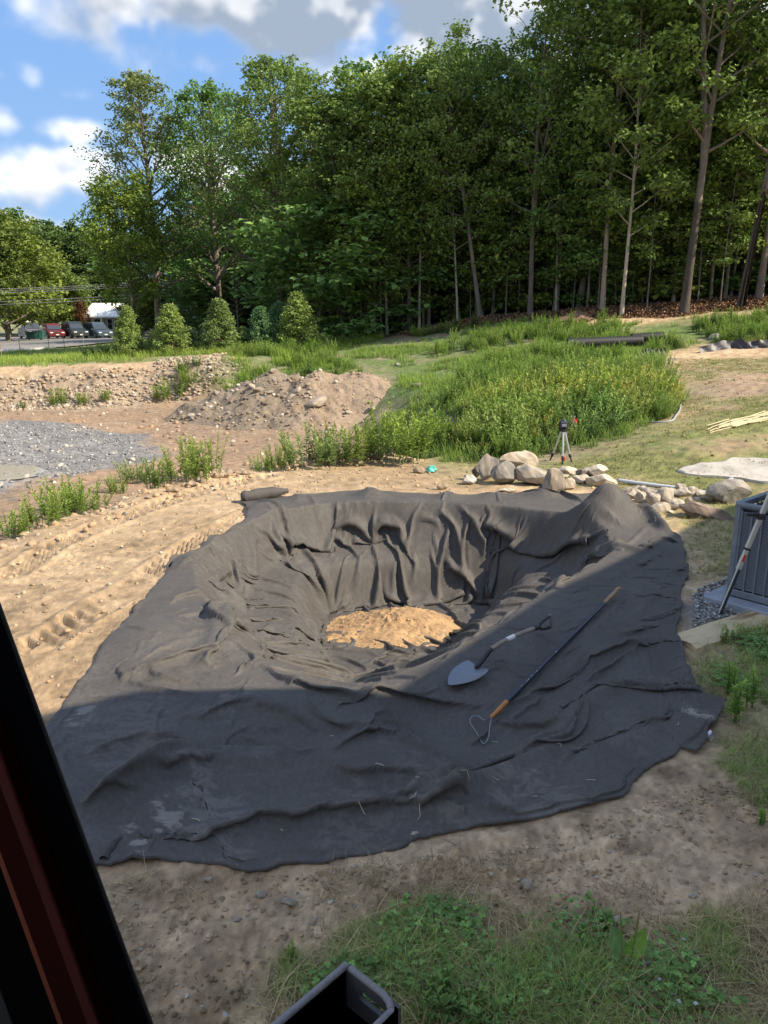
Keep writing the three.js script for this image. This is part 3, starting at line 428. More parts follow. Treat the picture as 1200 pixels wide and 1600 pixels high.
[[996, 769, 11, 9], [1007, 771, 14, 10], [1017, 770, 11, 8], [992, 780, 21, 15], [1003, 786, 16, 15], [1013, 777, 15, 12], [1021, 793, 18, 20], [1027, 781, 20, 14], [1033, 802, 25, 14], [1042, 789, 25, 23], [1057, 798, 21, 15], [1042, 773, 15, 9], [1053, 774, 15, 10], [1064, 769, 14, 12], [1069, 779, 23, 13], [1083, 777, 15, 14], [1098, 779, 15, 11], [1109, 785, 18, 13], [1089, 784, 13, 8], [982, 770, 12, 8], [1048, 803, 9, 5], [1012, 790, 12, 10], [1076, 787, 12, 9], [1034, 774, 12, 9]]
  .forEach(([x, y, w, h], i) => { const m = rock('cobble', x, y, w * 1.1, h * 1.15, 60 + i, 'rounded tan fieldstone in the low cobble heap between liner and slab rock', { a: mix3(PALE, TAN, (i * 7 % 5) / 4), b: mix3(TAN, GREY, (i * 3 % 4) / 3), cuts: 4, detail: 3, cat: 'stone', group: 'cobbles heaped beside the slab rock', rough: 0.06 }); m.position.y += y < 790 ? 0.0 : 0.0; });
for (const [x, y, w, h, s, l, a] of [[557, 604, 19, 14, 31, 'grey rock in the grass right behind the dirt mound', [0.36, 0.37, 0.38]], [573, 608, 26, 10, 32, 'low flat grey rock lying beside the grey rock behind the mound', [0.36, 0.36, 0.34]], [588, 628, 14, 12, 33, 'small grey rock at the right foot of the dirt mound', [0.33, 0.34, 0.35]], [653, 606, 20, 8, 34, 'flat brown rock on the slope above the weed thicket', [0.3, 0.26, 0.22]], [1117, 531, 18, 9, 35, 'rounded grey rock above the black silt fence', [0.46, 0.45, 0.42]], [1060, 535, 9, 8, 36, 'pale pinkish rock at the right end of the corrugated pipe', [0.62, 0.52, 0.45]], [1052, 562, 12, 4, 37, 'small pale rock at the top edge of the lawn', [0.62, 0.58, 0.5]], [1099, 546, 8, 5, 38, 'small cream rock left of the silt fence', [0.66, 0.58, 0.46]], [621, 572, 9, 6, 39, 'small pale rock high on the weedy slope', [0.5, 0.47, 0.42]]])
  rock('rock', x, y, w, h, s, l, { a, b: mix3(a, [0.15, 0.14, 0.13], 0.5), cat: 'rock', detail: 3 });
[[885, 742 + 16, 5]].forEach(() => {});
// stones standing out of the berm
{ const R = rng(5); [[340, 742], [352, 741], [372, 736], [385, 738], [462, 726], [470, 724], [505, 718], [514, 716], [590, 712], [640, 716], [655, 734], [300, 756], [268, 765], [232, 775], [690, 760], [565, 722], [425, 728]].forEach(([x, y], i) => { const s = 8 + R() * 8; rock('stone', x, y + 6, s * 1.3, s * 0.8, 200 + i, 'broken tan stone poking out of the dirt berm', { a: [0.46, 0.34, 0.22], b: [0.34, 0.26, 0.18], cuts: 12, detail: 2, cat: 'stone', group: 'broken stones along the dirt berm' }); }); }
// loose stones on the trampled soil in front
[[450, 1413, 26, 9, 'flat angular grey stone on the bare soil below the liner'], [405, 1403, 16, 14, 'small pale upright stone chip on the bare soil below the liner'], [824, 1390, 22, 20, 'round tan stone half sunk in the soil right of centre'], [325, 1378, 14, 9, 'small pinkish stone close under the liner hem'], [648, 1270 + 40, 18, 10, 'pale flat stone touching the liner front hem'], [700, 1268 + 30, 22, 9, 'grey flat stone just below the liner front hem'], [966, 1448, 22, 22, 'whitish stone behind the broad leaved weed'], [1083, 1404, 13, 8, 'small white stone in the soil at far right'], [372, 1440, 12, 8, 'small grey stone in the rubble at the left'], [292, 1560, 10, 9, 'white pebble in the soil beside the dark post']].forEach(([x, y, w, h, l], i) => rock('stone', x, y, w, h, 240 + i, l, { a: i === 6 || i === 9 || i === 7 ? [0.6, 0.56, 0.5] : [0.40, 0.345, 0.27], b: [0.28, 0.24, 0.19], cuts: 12, detail: 3, cat: 'stone', hf: groundTop, sit: 0.4 }));

// scattered pebbles and clods, nobody could count them
const pebbleGeos = [1, 2, 3].map((s) => { const g = rockGeo(300 + s, 1, 0.68, 0.85, 8, 1, [1, 1, 1], [0.72, 0.72, 0.72], 0.12, 0.6); return g; });
function scatter(name, label, cat, count, seed, place, colour, geos = pebbleGeos, mat = M.pebble, parent) {
  const R = rng(seed), sets = geos.map(() => []), q = new THREE.Quaternion(), e = new THREE.Euler(); let tries = 0, n = 0;
  while (n < count && tries++ < count * 12) { const r = place(R); if (!r) continue; sets[(R() * geos.length) | 0].push(r); n++; }
  sets.forEach((set, k) => {
    if (!set.length) return;
    const im = new THREE.InstancedMesh(geos[k], mat, set.length), mm = new THREE.Matrix4(), c = new THREE.Color();
    set.forEach((r, i) => { e.set(r.rx ?? (R() - 0.5) * 0.8, R() * 6.283, r.rz ?? (R() - 0.5) * 0.8); q.setFromEuler(e); const s = r.s, sy = r.sy ?? s; mm.compose(V(r.x, r.y, r.z), q, V(s, sy, s)); im.setMatrixAt(i, mm); const cc = colour(R, r); c.setRGB(cc[0], cc[1], cc[2]); im.setColorAt(i, c); });
    im.name = parent ? name : numbered(name); im.castShadow = im.receiveShadow = true; (parent || scene).add(im); tag(im, parent ? null : (k ? label[k] || label[0] : label[0]), parent ? null : cat, parent || label.length > 1 ? null : label[0], 'stuff');
  });
}
const inBox = (R, P) => { let x0 = 1e9, x1 = -1e9, z0 = 1e9, z1 = -1e9; for (const [x, z] of P) { x0 = Math.min(x0, x); x1 = Math.max(x1, x); z0 = Math.min(z0, z); z1 = Math.max(z1, z); } const x = mix(x0, x1, R()), z = mix(z0, z1, R()); return sdPoly(P, x, z) < 0 ? [x, z] : null; };
const offLiner = (x, z, m = 0.03) => !(x > -2.7 && x < 3.9 && z < -2.7 && z > -11.6) || sdPoly(LINER, x, z) > m;
const vary = (c, R, k = 0.35) => { const g = 1 + (R() - 0.5) * 2 * k; return [c[0] * g, c[1] * g, c[2] * g]; };
const NEARSOIL = [[-2.6, -3.9], [-1.6, -2.9], [0.4, -3.1], [1.3, -3.5], [2.2, -3.9], [3.2, -3.6], [3.0, -1.8], [-2.2, -1.8]];
scatter('soil_clods', ['crumbly brown clods and chips over the bare soil in front'], 'clods', 16000, 31, (R) => { const p = inBox(R, NEARSOIL); if (!p || !offLiner(...p)) return null; if (fbm(p[0] * 1.6, p[1] * 1.6, 3, 311) < -0.75 + R() * 0.7) return null; const s = 0.003 + Math.pow(R(), 3.4) * 0.015; return { x: p[0], z: p[1], y: groundTop(...p) + s * 0.15, s, sy: s * (0.5 + R() * 0.4) }; }, (R, r) => R() < 0.05 ? vary([0.40, 0.36, 0.30], R) : vary(groundColour(r.x, r.z).map((v) => v * 0.78), R, 0.35));
scatter('track_gravel', ['small tan stones and crumbs over the dirt track'], 'pebbles', 1900, 32, (R) => { const p = inBox(R, Z_.track); if (!p || !offLiner(...p)) return null; const s = 0.006 + Math.pow(R(), 3) * 0.028; return { x: p[0], z: p[1], y: groundTop(...p) + s * 0.2, s }; }, (R, r) => R() < 0.2 ? vary([0.36, 0.30, 0.22], R) : vary(groundColour(r.x, r.z), R, 0.25));
const bermPts = BERM.map((p) => p);
scatter('berm_rubble', ['broken tan rubble along the low dirt berm'], 'rubble', 1200, 33, (R) => { const i = (R() * (bermPts.length - 1)) | 0, t = R(), o = (R() - 0.5) * 1.3, a = bermPts[i], b = bermPts[i + 1], L = Math.hypot(b[0] - a[0], b[1] - a[1]); const x = mix(a[0], b[0], t) - (b[1] - a[1]) / L * o, z = mix(a[1], b[1], t) + (b[0] - a[0]) / L * o, s = 0.01 + Math.pow(R(), 3) * 0.055; return { x, z, y: groundTop(x, z) + s * 0.2, s }; }, (R, r) => R() < 0.3 ? vary([0.42, 0.34, 0.25], R) : vary(mix3(groundColour(r.x, r.z), [0.40, 0.28, 0.17], 0.4), R, 0.25));
scatter('bank_stones', ['stony grey brown rubble face of the bank behind the gravel'], 'rubble', 4200, 34, (R) => { const p = inBox(R, Z_.bank); if (!p) return null; const s = 0.02 + Math.pow(R(), 3.4) * 0.09; return { x: p[0], z: p[1], y: groundTop(...p) + s * 0.2, s }; }, (R, r) => R() < 0.16 ? vary([0.42, 0.37, 0.30], R) : vary(groundColour(r.x, r.z), R, 0.32));
scatter('gravel_bed', ['grey crushed gravel spread round the puddle'], 'gravel', 5600, 35, (R) => { const p = inBox(R, Z_.gravel); if (!p) return null; const s = 0.010 + Math.pow(R(), 3.4) * 0.045; return { x: p[0], z: p[1], y: groundTop(...p) + s * 0.2, s }; }, (R, r) => R() < 0.1 ? vary([0.42, 0.41, 0.38], R) : vary([0.215, 0.212, 0.21], R, 0.4));
scatter('basin_stones', ['scattered small stones on the brown graded floor'], 'pebbles', 1500, 36, (R) => { const x = mix(-16, 1, R()), z = mix(-28, -13, R()); if (sdPoly(BASIN, x, z) > -0.3) return null; const s = 0.012 + Math.pow(R(), 4) * 0.09; return { x, z, y: groundTop(x, z) + s * 0.2, s }; }, (R, r) => R() < 0.4 ? vary([0.42, 0.36, 0.29], R) : vary(groundColour(r.x, r.z), R, 0.25));
scatter('drain_stones', ['grey and white drainage stones round the air conditioner pad'], 'gravel', 2600, 37, (R) => { const p = inBox(R, Z_.stones); if (!p || !offLiner(...p, 0.1)) return null; const s = 0.009 + R() * 0.014; return { x: p[0], z: p[1], y: groundTop(...p) + s * 0.5, s }; }, (R) => { const g = 0.16 + R() * R() * 0.5; return [g, g * 0.99, g * 0.98]; });
scatter('lawn_crumbs', ['brown crumbs and bits over the thin lawn'], 'crumbs', 1600, 38, (R) => { const p = inBox(R, Z_.lawn); if (!p || !offLiner(...p, 0.1)) return null; const s = 0.008 + Math.pow(R(), 4) * 0.03; return { x: p[0], z: p[1], y: groundTop(...p) + s * 0.2, s }; }, (R, r) => vary(groundColour(r.x, r.z), R, 0.35));

// sand tipped on the floor of the liner
{
  const [cx, cz] = unAt(604, 984, -1.2), gb = new GB(), N = 72, K = 46, base = -PIT_D - 0.03;
  const H = (x, z) => { const u = (x - cx) / 0.98, v = (z - cz) / 0.62, r = Math.hypot(u, v), u2 = (x - cx - 0.3) / 0.62, v2 = (z - cz + 0.15) / 0.5; return base + 0.15 * clamp(1.12 - r + 0.25 * fbm(x * 2.5, z * 2.5, 3, 137)) + 0.15 * Math.exp(-(u2 * u2 + v2 * v2) * 1.5) + 0.012 * fbm(x * 6, z * 6, 3, 131) + 0.022 * Math.max(0, noise(x * 22, z * 22, 132)) + 0.010 * noise(x * 48, z * 48, 133); };
  for (let k = 0; k <= K; k++) for (let a = 0; a < N; a++) { const an = a / N * 6.2832, R = k / K * (0.98 + 0.22 * noise(Math.cos(an) * 2.2, Math.sin(an) * 2.2, 134) + 0.1 * noise(Math.cos(an) * 7, Math.sin(an) * 7, 138)), x = cx + Math.cos(an) * R * 0.98, z = cz + Math.sin(an) * R * 0.62; const n = noise(x * 14, z * 14, 135), c = mix3([0.50, 0.325, 0.165], [0.34, 0.215, 0.11], clamp(0.35 + n * 0.5 + fbm(x * 4, z * 4, 3, 136))); gb.v(x, H(x, z), z, c, x, z); }
  for (let k = 0; k < K; k++) for (let a = 0; a < N; a++) { const b = (a + 1) % N; gb.quad(k * N + a, k * N + b, (k + 1) * N + b, (k + 1) * N + a); }
  const sand = thing('sand_pile', 'low pile of damp orange sand on the floor of the lined hole', 'sand pile');
  mesh('heap', gb.geo(), M.rock, sand);
  scatter('crumbs', [''], '', 1500, 39, (R) => { const a = R() * 6.283, r = Math.sqrt(R()) * 0.95, x = cx + Math.cos(a) * r * 0.98, z = cz + Math.sin(a) * r * 0.62, s = 0.004 + R() * R() * R() * 0.014; return { x, z, y: H(x, z) + s * 0.3, s }; }, (R) => vary([0.44, 0.29, 0.15], R, 0.3), pebbleGeos.slice(0, 1), M.pebble, sand);
}
// the mound of stony soil
{
  const peaks = [[-3.55, -25.0, 1.62], [-2.15, -24.6, 1.60], [-2.9, -25.2, 1.42], [-4.4, -25.0, 1.28], [-5.25, -24.9, 1.0], [-6.1, -24.7, 0.62], [-3.2, -23.6, 0.62], [-1.2, -24.4, 0.95]];
  const moundH = (x, z) => { let h = 0; for (const [px, pz, k] of peaks) { const d = Math.hypot(x - px, (z - pz) * 0.92), v = k + 0.08 - Math.sqrt(d * d + 0.03) * 0.68; h = Math.max(h, v); } return h; };
  const top = (x, z) => { const h = moundH(x, z); return land(x, z) - 0.05 + h + (h > 0 ? 0.10 * fbm(x * 1.7, z * 1.7, 3, 141) + 0.05 * noise(x * 5, z * 5, 142) + 0.03 * noise(x * 12, z * 12, 143) : 0) * sstep(0, 0.3, h); };
  const gb = new GB(), nx = 170, nz = 120, x0 = -8.2, x1 = 1.2, z0 = -28.2, z1 = -21.2;
  for (let j = 0; j <= nz; j++) for (let i = 0; i <= nx; i++) { const x = mix(x0, x1, i / nx), z = mix(z0, z1, j / nz), n = fbm(x * 2.4, z * 2.4, 4, 144), left = sstep(-2.3, -3.2, x + noise(x * 2, z * 2, 145) * 0.4); const c = mix3(mix3([0.265, 0.195, 0.13], [0.335, 0.255, 0.18], clamp(0.5 + n)), mix3([0.18, 0.145, 0.105], [0.255, 0.21, 0.155], clamp(0.5 + n)), left * 0.8); gb.v(x, top(x, z) - (moundH(x, z) <= 0 ? 0.12 : 0), z, c, x, z); }
  for (let j = 0; j < nz; j++) for (let i = 0; i < nx; i++) { const a = j * (nx + 1) + i, cxm = mix(x0, x1, (i + 0.5) / nx), czm = mix(z0, z1, (j + 0.5) / nz); if (moundH(cxm, czm) > -0.001 && moundH(cxm, czm) + 0.001 > 0 && (moundH(cxm, czm) > 0)) gb.quad(a, a + nx + 1, a + nx + 2, a + 1); }
  const mound = thing('dirt_mound', 'heap of stony brown dirt with two tops in front of the grassy bank', 'dirt mound');
  mesh('soil', gb.geo(), M.rock, mound);
  const R = rng(77), geos = [0, 1, 2, 3].map((k) => rockGeo(400 + k, 1, 0.6, 0.8, 12, 2, [0.45, 0.38, 0.30], [0.30, 0.25, 0.20], 0.07));
  [[492, 632, 0.42], [455, 622, 0.22], [360, 603, 0.2], [420, 615, 0.2], [426, 580, 0.18], [405, 610, 0.24], [395, 605, 0.18], [340, 615, 0.18], [295, 622, 0.18], [580, 640, 0.2], [545, 645, 0.15], [515, 672, 0.2], [528, 674, 0.16], [508, 676, 0.16], [300, 650, 0.18], [465, 612, 0.2]].forEach(([px, py, s], i) => { const p = at(px, py, (x, z) => Math.max(groundH(x, z), top(x, z))); const m = mesh('stone', geos[i % 4], M.rock, mound); m.position.set(p.x, p.y + s * 0.12, p.z); m.scale.set(s, s * 0.7, s * 0.8); m.rotation.set(R() * 0.5, R() * 6, R() * 0.5); });
  scatter('rubble', [''], '', 2900, 40, (q) => { const x = mix(x0, x1, q()), z = mix(-27.2, -21.5, q()); const h = moundH(x, z); if (h <= -0.02) return null; if (x > -2 && q() < 0.55) return null; const s = 0.012 + Math.pow(q(), 3.6) * 0.08; return { x, z, y: top(x, z) + s * 0.2, s }; }, (q, r) => q() < 0.2 ? vary([0.46, 0.41, 0.34], q) : vary(r.x > -2.3 ? [0.31, 0.225, 0.15] : [0.22, 0.17, 0.12], q, 0.35), pebbleGeos, M.pebble, mound);
  globalThis.moundTop = top;
}
// the puddle
{
  const P = polyPx([[-160, 736], [0, 729], [30, 728], [55, 730], [72, 737], [60, 745], [30, 750], [0, 752], [-160, 756]]), s = new THREE.Shape(P.map(([x, z]) => new THREE.Vector2(x, -z)));
  const g = new THREE.ShapeGeometry(s); g.rotateX(-Math.PI / 2); let hi = -9; for (const [x, z] of P) hi = Math.max(hi, groundTop(x, z)); g.translate(0, hi + 0.01, 0);
  structure('puddle', g, new THREE.MeshPhysicalMaterial({ color: new THREE.Color(0.36, 0.33, 0.28), roughness: 0.03, specularIntensity: 1, ior: 1.33 }));
}

// ---------------------------------------------------------------- made things
const std = (r, g, b, o = {}) => new THREE.MeshStandardMaterial({ color: new THREE.Color(r, g, b), roughness: 0.6, ...o });
const scuff = greyTex(256, (i, j) => 0.72 + 0.5 * (tileNoise(i / 256, j / 256, 6, 5, 151) - 0.5) + (h2(i, j, 152) > 0.99 ? 0.2 : 0), 1, false);
M.black = std(0.022, 0.022, 0.024, { roughness: 0.55 }); M.alu = std(0.62, 0.63, 0.65, { metalness: 0.75, roughness: 0.36 }); M.steel = std(0.22, 0.235, 0.26, { metalness: 0.7, roughness: 0.5 });
M.blue = std(0.028, 0.04, 0.066, { roughness: 0.42, map: scuff }); M.wood = std(0.38, 0.25, 0.13, { map: scuff, roughness: 0.7 }); M.orange = std(0.55, 0.22, 0.045, { map: scuff, roughness: 0.5 }); M.greyWood = std(0.33, 0.27, 0.22, { map: scuff, roughness: 0.8 });
M.red = std(0.55, 0.05, 0.03, { roughness: 0.5 }); M.white = std(0.74, 0.73, 0.70, { roughness: 0.6 });
const lineY = (a, b, lift) => { let up = 0; for (let k = 1; k < 12; k++) { const t = k / 12, x = mix(a.x, b.x, t), z = mix(a.z, b.z, t), y = mix(a.y, b.y, t); up = Math.max(up, topH(x, z) + lift - y); } return up; };
// shovel
{
  const g = thing('shovel', 'round point shovel with grey black D grip lying on the liner', 'shovel');
  const tip = at(701, 1079, topH), end = at(862, 993, topH); tip.y += 0.012; end.y += 0.05; const up = lineY(tip, end, 0.035); tip.y += up * 0.55; end.y += up * 0.9;
  const ax = end.clone().sub(tip), L = ax.length(); ax.normalize(); const side = V(0, 1, 0).cross(ax).normalize(), nrm = ax.clone().cross(side); if (nrm.y < 0) { nrm.negate(); }
  const P = (t, s, u) => tip.clone().addScaledVector(ax, t * L).addScaledVector(side, s).addScaledVector(nrm, u);
  const gb = new GB(), nu = 18, nv = 14, bl = 0.265, wd = 0.115;
  for (const lift of [0, -0.003]) for (let i = 0; i <= nu; i++) for (let j = 0; j <= nv; j++) { const t = i / nu, s = j / nv * 2 - 1, w = wd * Math.pow(Math.sin(Math.min(1, t * 1.5 + 0.0) * Math.PI / 2), 0.75) * (t > 0.86 ? 1 - (t - 0.86) * 1.2 : 1); const p = P(t * bl, s * w, 0.028 * s * s * t + 0.012 * (1 - t) * 0.6 + 0.03 * Math.max(0, t - 0.6) * (1 - s * s) + lift - 0.006); gb.v(p.x, p.y, p.z, null, s * 0.5, t); }
  const q = (nu + 1) * (nv + 1); for (const o of [0, q]) for (let i = 0; i < nu; i++) for (let j = 0; j < nv; j++) { const a = o + i * (nv + 1) + j; gb.quad(a, a + 1, a + nv + 2, a + nv + 1); }
  mesh('blade', gb.geo(), M.steel, g);
  const bend = (t) => P(t, 0, 0.015 + 0.075 * sstep(bl - 0.03, bl + 0.14, t) - 0.06 * sstep(0.5, 1, t));
  mesh('socket', tube([0, 1, 2, 3, 4, 5].map((k) => bend(bl - 0.03 + k * 0.03)), [0.013, 0.018, 0.019, 0.019, 0.019, 0.018], 10), M.black, g);
  mesh('shaft', tube([0, 1, 2, 3, 4].map((k) => bend(mix(bl + 0.11, 0.82, k / 4))), 0.0175, 10), M.greyWood, g);
  const wear = tube([bend(0.53), bend(0.60)], 0.0182, 10); mesh('worn_paint', wear, M.white, g);
  const grip = []; const c0 = 0.82, loop = [[0, 0], [0.05, 0.035], [0.12, 0.052], [0.155, 0.05]]; const yk = (t) => bend(t);
  mesh('grip_collar', tube([yk(0.80), yk(0.85)], [0.02, 0.021], 10), M.black, g);
  for (const s of [-1, 1]) mesh('grip_arm', tube(loop.map(([d, w]) => yk(0.845 + d * 0.85).addScaledVector(nrm, s * w * 0.9)), [0.014, 0.012, 0.011, 0.012], 8), M.black, g);
  mesh('grip_bar', tube([yk(0.977).addScaledVector(nrm, -0.058), yk(0.98), yk(0.977).addScaledVector(nrm, 0.058)], [0.015, 0.017, 0.015], 10), std(0.16, 0.16, 0.165, { roughness: 0.7 }), g);
}
// loop hoe
{
  const g = thing('loop_hoe', 'long blue handled loop hoe with orange ferrule and wooden grip end', 'garden hoe');
  const a = at(767, 1131, topH), b = at(967, 929, topH); a.y += 0.03; b.y += 0.03; const up = lineY(a, b, 0.02); a.y += up * 0.5; b.y += up; const T = (t) => a.clone().lerp(b, t);
  mesh('ferrule', tube([T(0), T(0.09)], [0.013, 0.019], 10), M.orange, g);
  mesh('shaft', tube([T(0.09), T(0.5), T(0.845)], 0.0165, 10), M.blue, g);
  mesh('grip', tube([T(0.845), T(0.9), T(0.99), T(1)], [0.0175, 0.018, 0.018, 0.014], 10), M.wood, g);
  const R = rng(8), ch = new GB(); for (let k = 0; k < 26; k++) { const t = 0.16 + R() * 0.17 + (R() < 0.3 ? R() * 0.2 : 0), p = T(t), d = 0.006 + R() * 0.012; tubeInto(ch, [p.clone().add(V((R() - 0.5) * 0.012, 0.0085 + R() * 0.003, (R() - 0.2) * 0.014)), p.clone().add(V((R() - 0.5) * 0.012, 0.0095, (R() - 0.2) * 0.014)).add(b.clone().sub(a).normalize().multiplyScalar(d))], 0.0055, 5); } tag(mesh('chipped_paint', ch.geo(), M.white, g), null, null, null, 'stuff');
  const W = ([x, y], l = 0.015) => { const p = at(x, y, topH); p.y += l; return p; };
  const pts = [T(0), W([757, 1132], 0.03), W([748, 1126], 0.03), W([738, 1125], 0.025), W([734, 1130], 0.02), W([745, 1148], 0.012), W([756, 1165], 0.012), W([763, 1156], 0.015), W([765, 1142], 0.025), T(0.004)];
  mesh('wire_loop', tube(new THREE.CatmullRomCurve3(pts).getPoints(50), 0.0045, 6), M.steel, g);
}
// laser level on its tripod
{
  const f = [[859, 720], [879, 727], [893.5, 722]].map(([x, y]) => at(x, y)), c = f[0].clone().add(f[1]).add(f[2]).multiplyScalar(1 / 3), k = pxSize(c), hub = V(mix(f[1].x, c.x, 0.4) + 0.01, c.y + 50 * k, c.z);
  const g = thing('tripod_level', 'rotary laser level in dark housing on a short silver tripod', 'laser level');
  for (const p of f) { const d = p.clone().sub(hub), top = hub.clone().add(V(d.x * 0.14, 0, d.z * 0.14)); const leg = mesh('leg', tube([top, hub.clone().addScaledVector(d, 0.76)], [0.019, 0.016], 8), M.alu, g); mesh('clamp', tube([hub.clone().addScaledVector(d, 0.74), hub.clone().addScaledVector(d, 0.84)], 0.024, 8), M.black, leg); mesh('foot', tube([hub.clone().addScaledVector(d, 0.84), hub.clone().addScaledVector(d, 0.97), p], [0.013, 0.016, 0.008], 8), M.black, leg); }
  const knob = mesh('leg_lock', boxGeo(0.03, 0.07, 0.03, f[1].x + 0.02, f[1].y + 0.11, f[1].z + 0.01), M.red, g);
  mesh('tripod_head', new THREE.CylinderGeometry(0.065, 0.055, 0.05, 20).translate(hub.x, hub.y + 0.015, hub.z), M.black, g);
  const body = mesh('level_body', boxGeo(0.115, 0.12, 0.105, hub.x, hub.y + 0.105, hub.z, 0.018), std(0.03, 0.045, 0.075, { roughness: 0.45 }), g);
  mesh('display', boxGeo(0.075, 0.045, 0.006, hub.x, hub.y + 0.10, hub.z + 0.055, 0.002), std(0.25, 0.25, 0.28), body);
  mesh('lens_housing', new THREE.CylinderGeometry(0.036, 0.045, 0.035, 18).translate(hub.x, hub.y + 0.18, hub.z), std(0.05, 0.06, 0.09), g);
  for (const s of [-1, 1]) mesh('side_grip', boxGeo(0.02, 0.14, 0.05, hub.x + s * 0.066, hub.y + 0.075, hub.z, 0.006), M.black, g);
}
// stake with a red ribbon
{
  const b = at(884, 697), k = pxSize(b), g = thing('stake', 'slanting wooden stake with a red ribbon behind the tripod', 'stake'), t = V(b.x + 11 * k, b.y + 47 * k, b.z);
  mesh('post', barGeo(b.clone().add(V(0, -0.05, 0)), t, 0.03, 0.022), M.greyWood, g);
  const rb = new GB(); for (let i = 0; i <= 8; i++) { const q = i / 8; for (const s of [-1, 1]) rb.v(t.x + 0.012 + q * 0.03 + s * 0.028 * (0.6 + 0.4 * Math.sin(q * 5)), t.y - 0.03 - q * 0.12, t.z + 0.03 + 0.02 * Math.sin(q * 7 + s)); } for (let i = 0; i < 8; i++) rb.quad(i * 2, i * 2 + 1, i * 2 + 3, i * 2 + 2);
  mesh('ribbon', rb.geo(), new THREE.MeshStandardMaterial({ color: new THREE.Color(0.62, 0.06, 0.04), side: THREE.DoubleSide, roughness: 0.6 }), g);
}
// pipes and hoses lying about
const lay = (pts, lift, n = 40) => new THREE.CatmullRomCurve3(pts.map(([x, y]) => { const p = at(x, y); p.y += lift; return p; })).getPoints(n);
tag(mesh('pipe', tube(lay([[966, 754], [1000, 759], [1062, 767], [1128, 778]], 0.035), 0.028, 10), std(0.50, 0.52, 0.56, { roughness: 0.45 })), 'straight grey plastic pipe lying behind the cobble heap', 'pipe');
tag(mesh('hose', tube(lay([[1012, 661], [1030, 662], [1046, 660], [1056, 651], [1062, 642], [1063, 630]], 0.02), 0.022, 8), std(0.30, 0.30, 0.31, { roughness: 0.5 })), 'curved grey hose end on the lawn beside the weed thicket', 'hose');
tag(mesh('tubing', tube(lay([[713, 704], [722, 708], [732, 711], [745, 713], [758, 715]], 0.025), 0.02, 8), std(0.62, 0.66, 0.66, { roughness: 0.4 })), 'piece of whitish tubing at the foot of the weeds', 'tubing');
{ const c = at(1135, 757), k = pxSize(c); tag(mesh('offcut', tube([c, V(c.x + 12 * k, c.y + 0.05, c.z - 0.1)], 0.045, 10), std(0.34, 0.34, 0.34)), 'short grey pipe offcut near the tarp corner', 'pipe'); }
function corrugated(a, b, r) { const n = Math.round(a.distanceTo(b) / 0.045), pts = [], rr = []; for (let i = 0; i <= n; i++) { pts.push(a.clone().lerp(b, i / n)); rr.push(r * (i % 2 ? 1 : 0.86)); } return tube(pts, rr, 14); }
{
  const A = at(884, 552), B = at(1002, 547); A.y += 0.3; B.y += 0.3; tag(mesh('corrugated_pipe', corrugated(A, B, 0.19), M.black), 'long black corrugated drain pipe lying behind the weed thicket', 'drain pipe');
  const C = at(985, 541), D = at(1037, 538); C.y += 0.26; D.y += 0.26; tag(mesh('corrugated_pipe', corrugated(C, D, 0.17), M.black), 'shorter black corrugated pipe lying higher, behind the long one', 'drain pipe');
}
function sheetFence(name, label, px, h) {
  const pts = lay(px, 0, 40), gb = new GB(); pts.forEach((p, i) => { const w = 0.05 * noise(i * 0.5, 3, 161); for (let k = 0; k <= 4; k++) { const q = k / 4; gb.v(p.x, p.y - 0.03 + q * h * (0.85 + 0.25 * noise(i * 0.35, 8, 162)), p.z - q * 0.12 + w * q + 0.04 * Math.sin(q * 5 + i), null, i / 4, q); } });
  for (let i = 0; i < pts.length - 1; i++) for (let k = 0; k < 4; k++) { const a = i * 5 + k; gb.quad(a, a + 5, a + 6, a + 1); }
  tag(mesh(name, gb.geo(), new THREE.MeshStandardMaterial({ color: new THREE.Color(0.024, 0.026, 0.032), roughness: 0.5, side: THREE.DoubleSide })), label, 'silt fence');
}
sheetFence('silt_fence', 'sagging black silt fence along the top right lawn edge', [[1094, 553], [1120, 549], [1145, 545], [1170, 545], [1200, 543], [1280, 538]], 0.36);
sheetFence('silt_fence', 'short piece of black silt fence below the corrugated pipes', [[1004, 557], [1020, 556], [1040, 555]], 0.30);
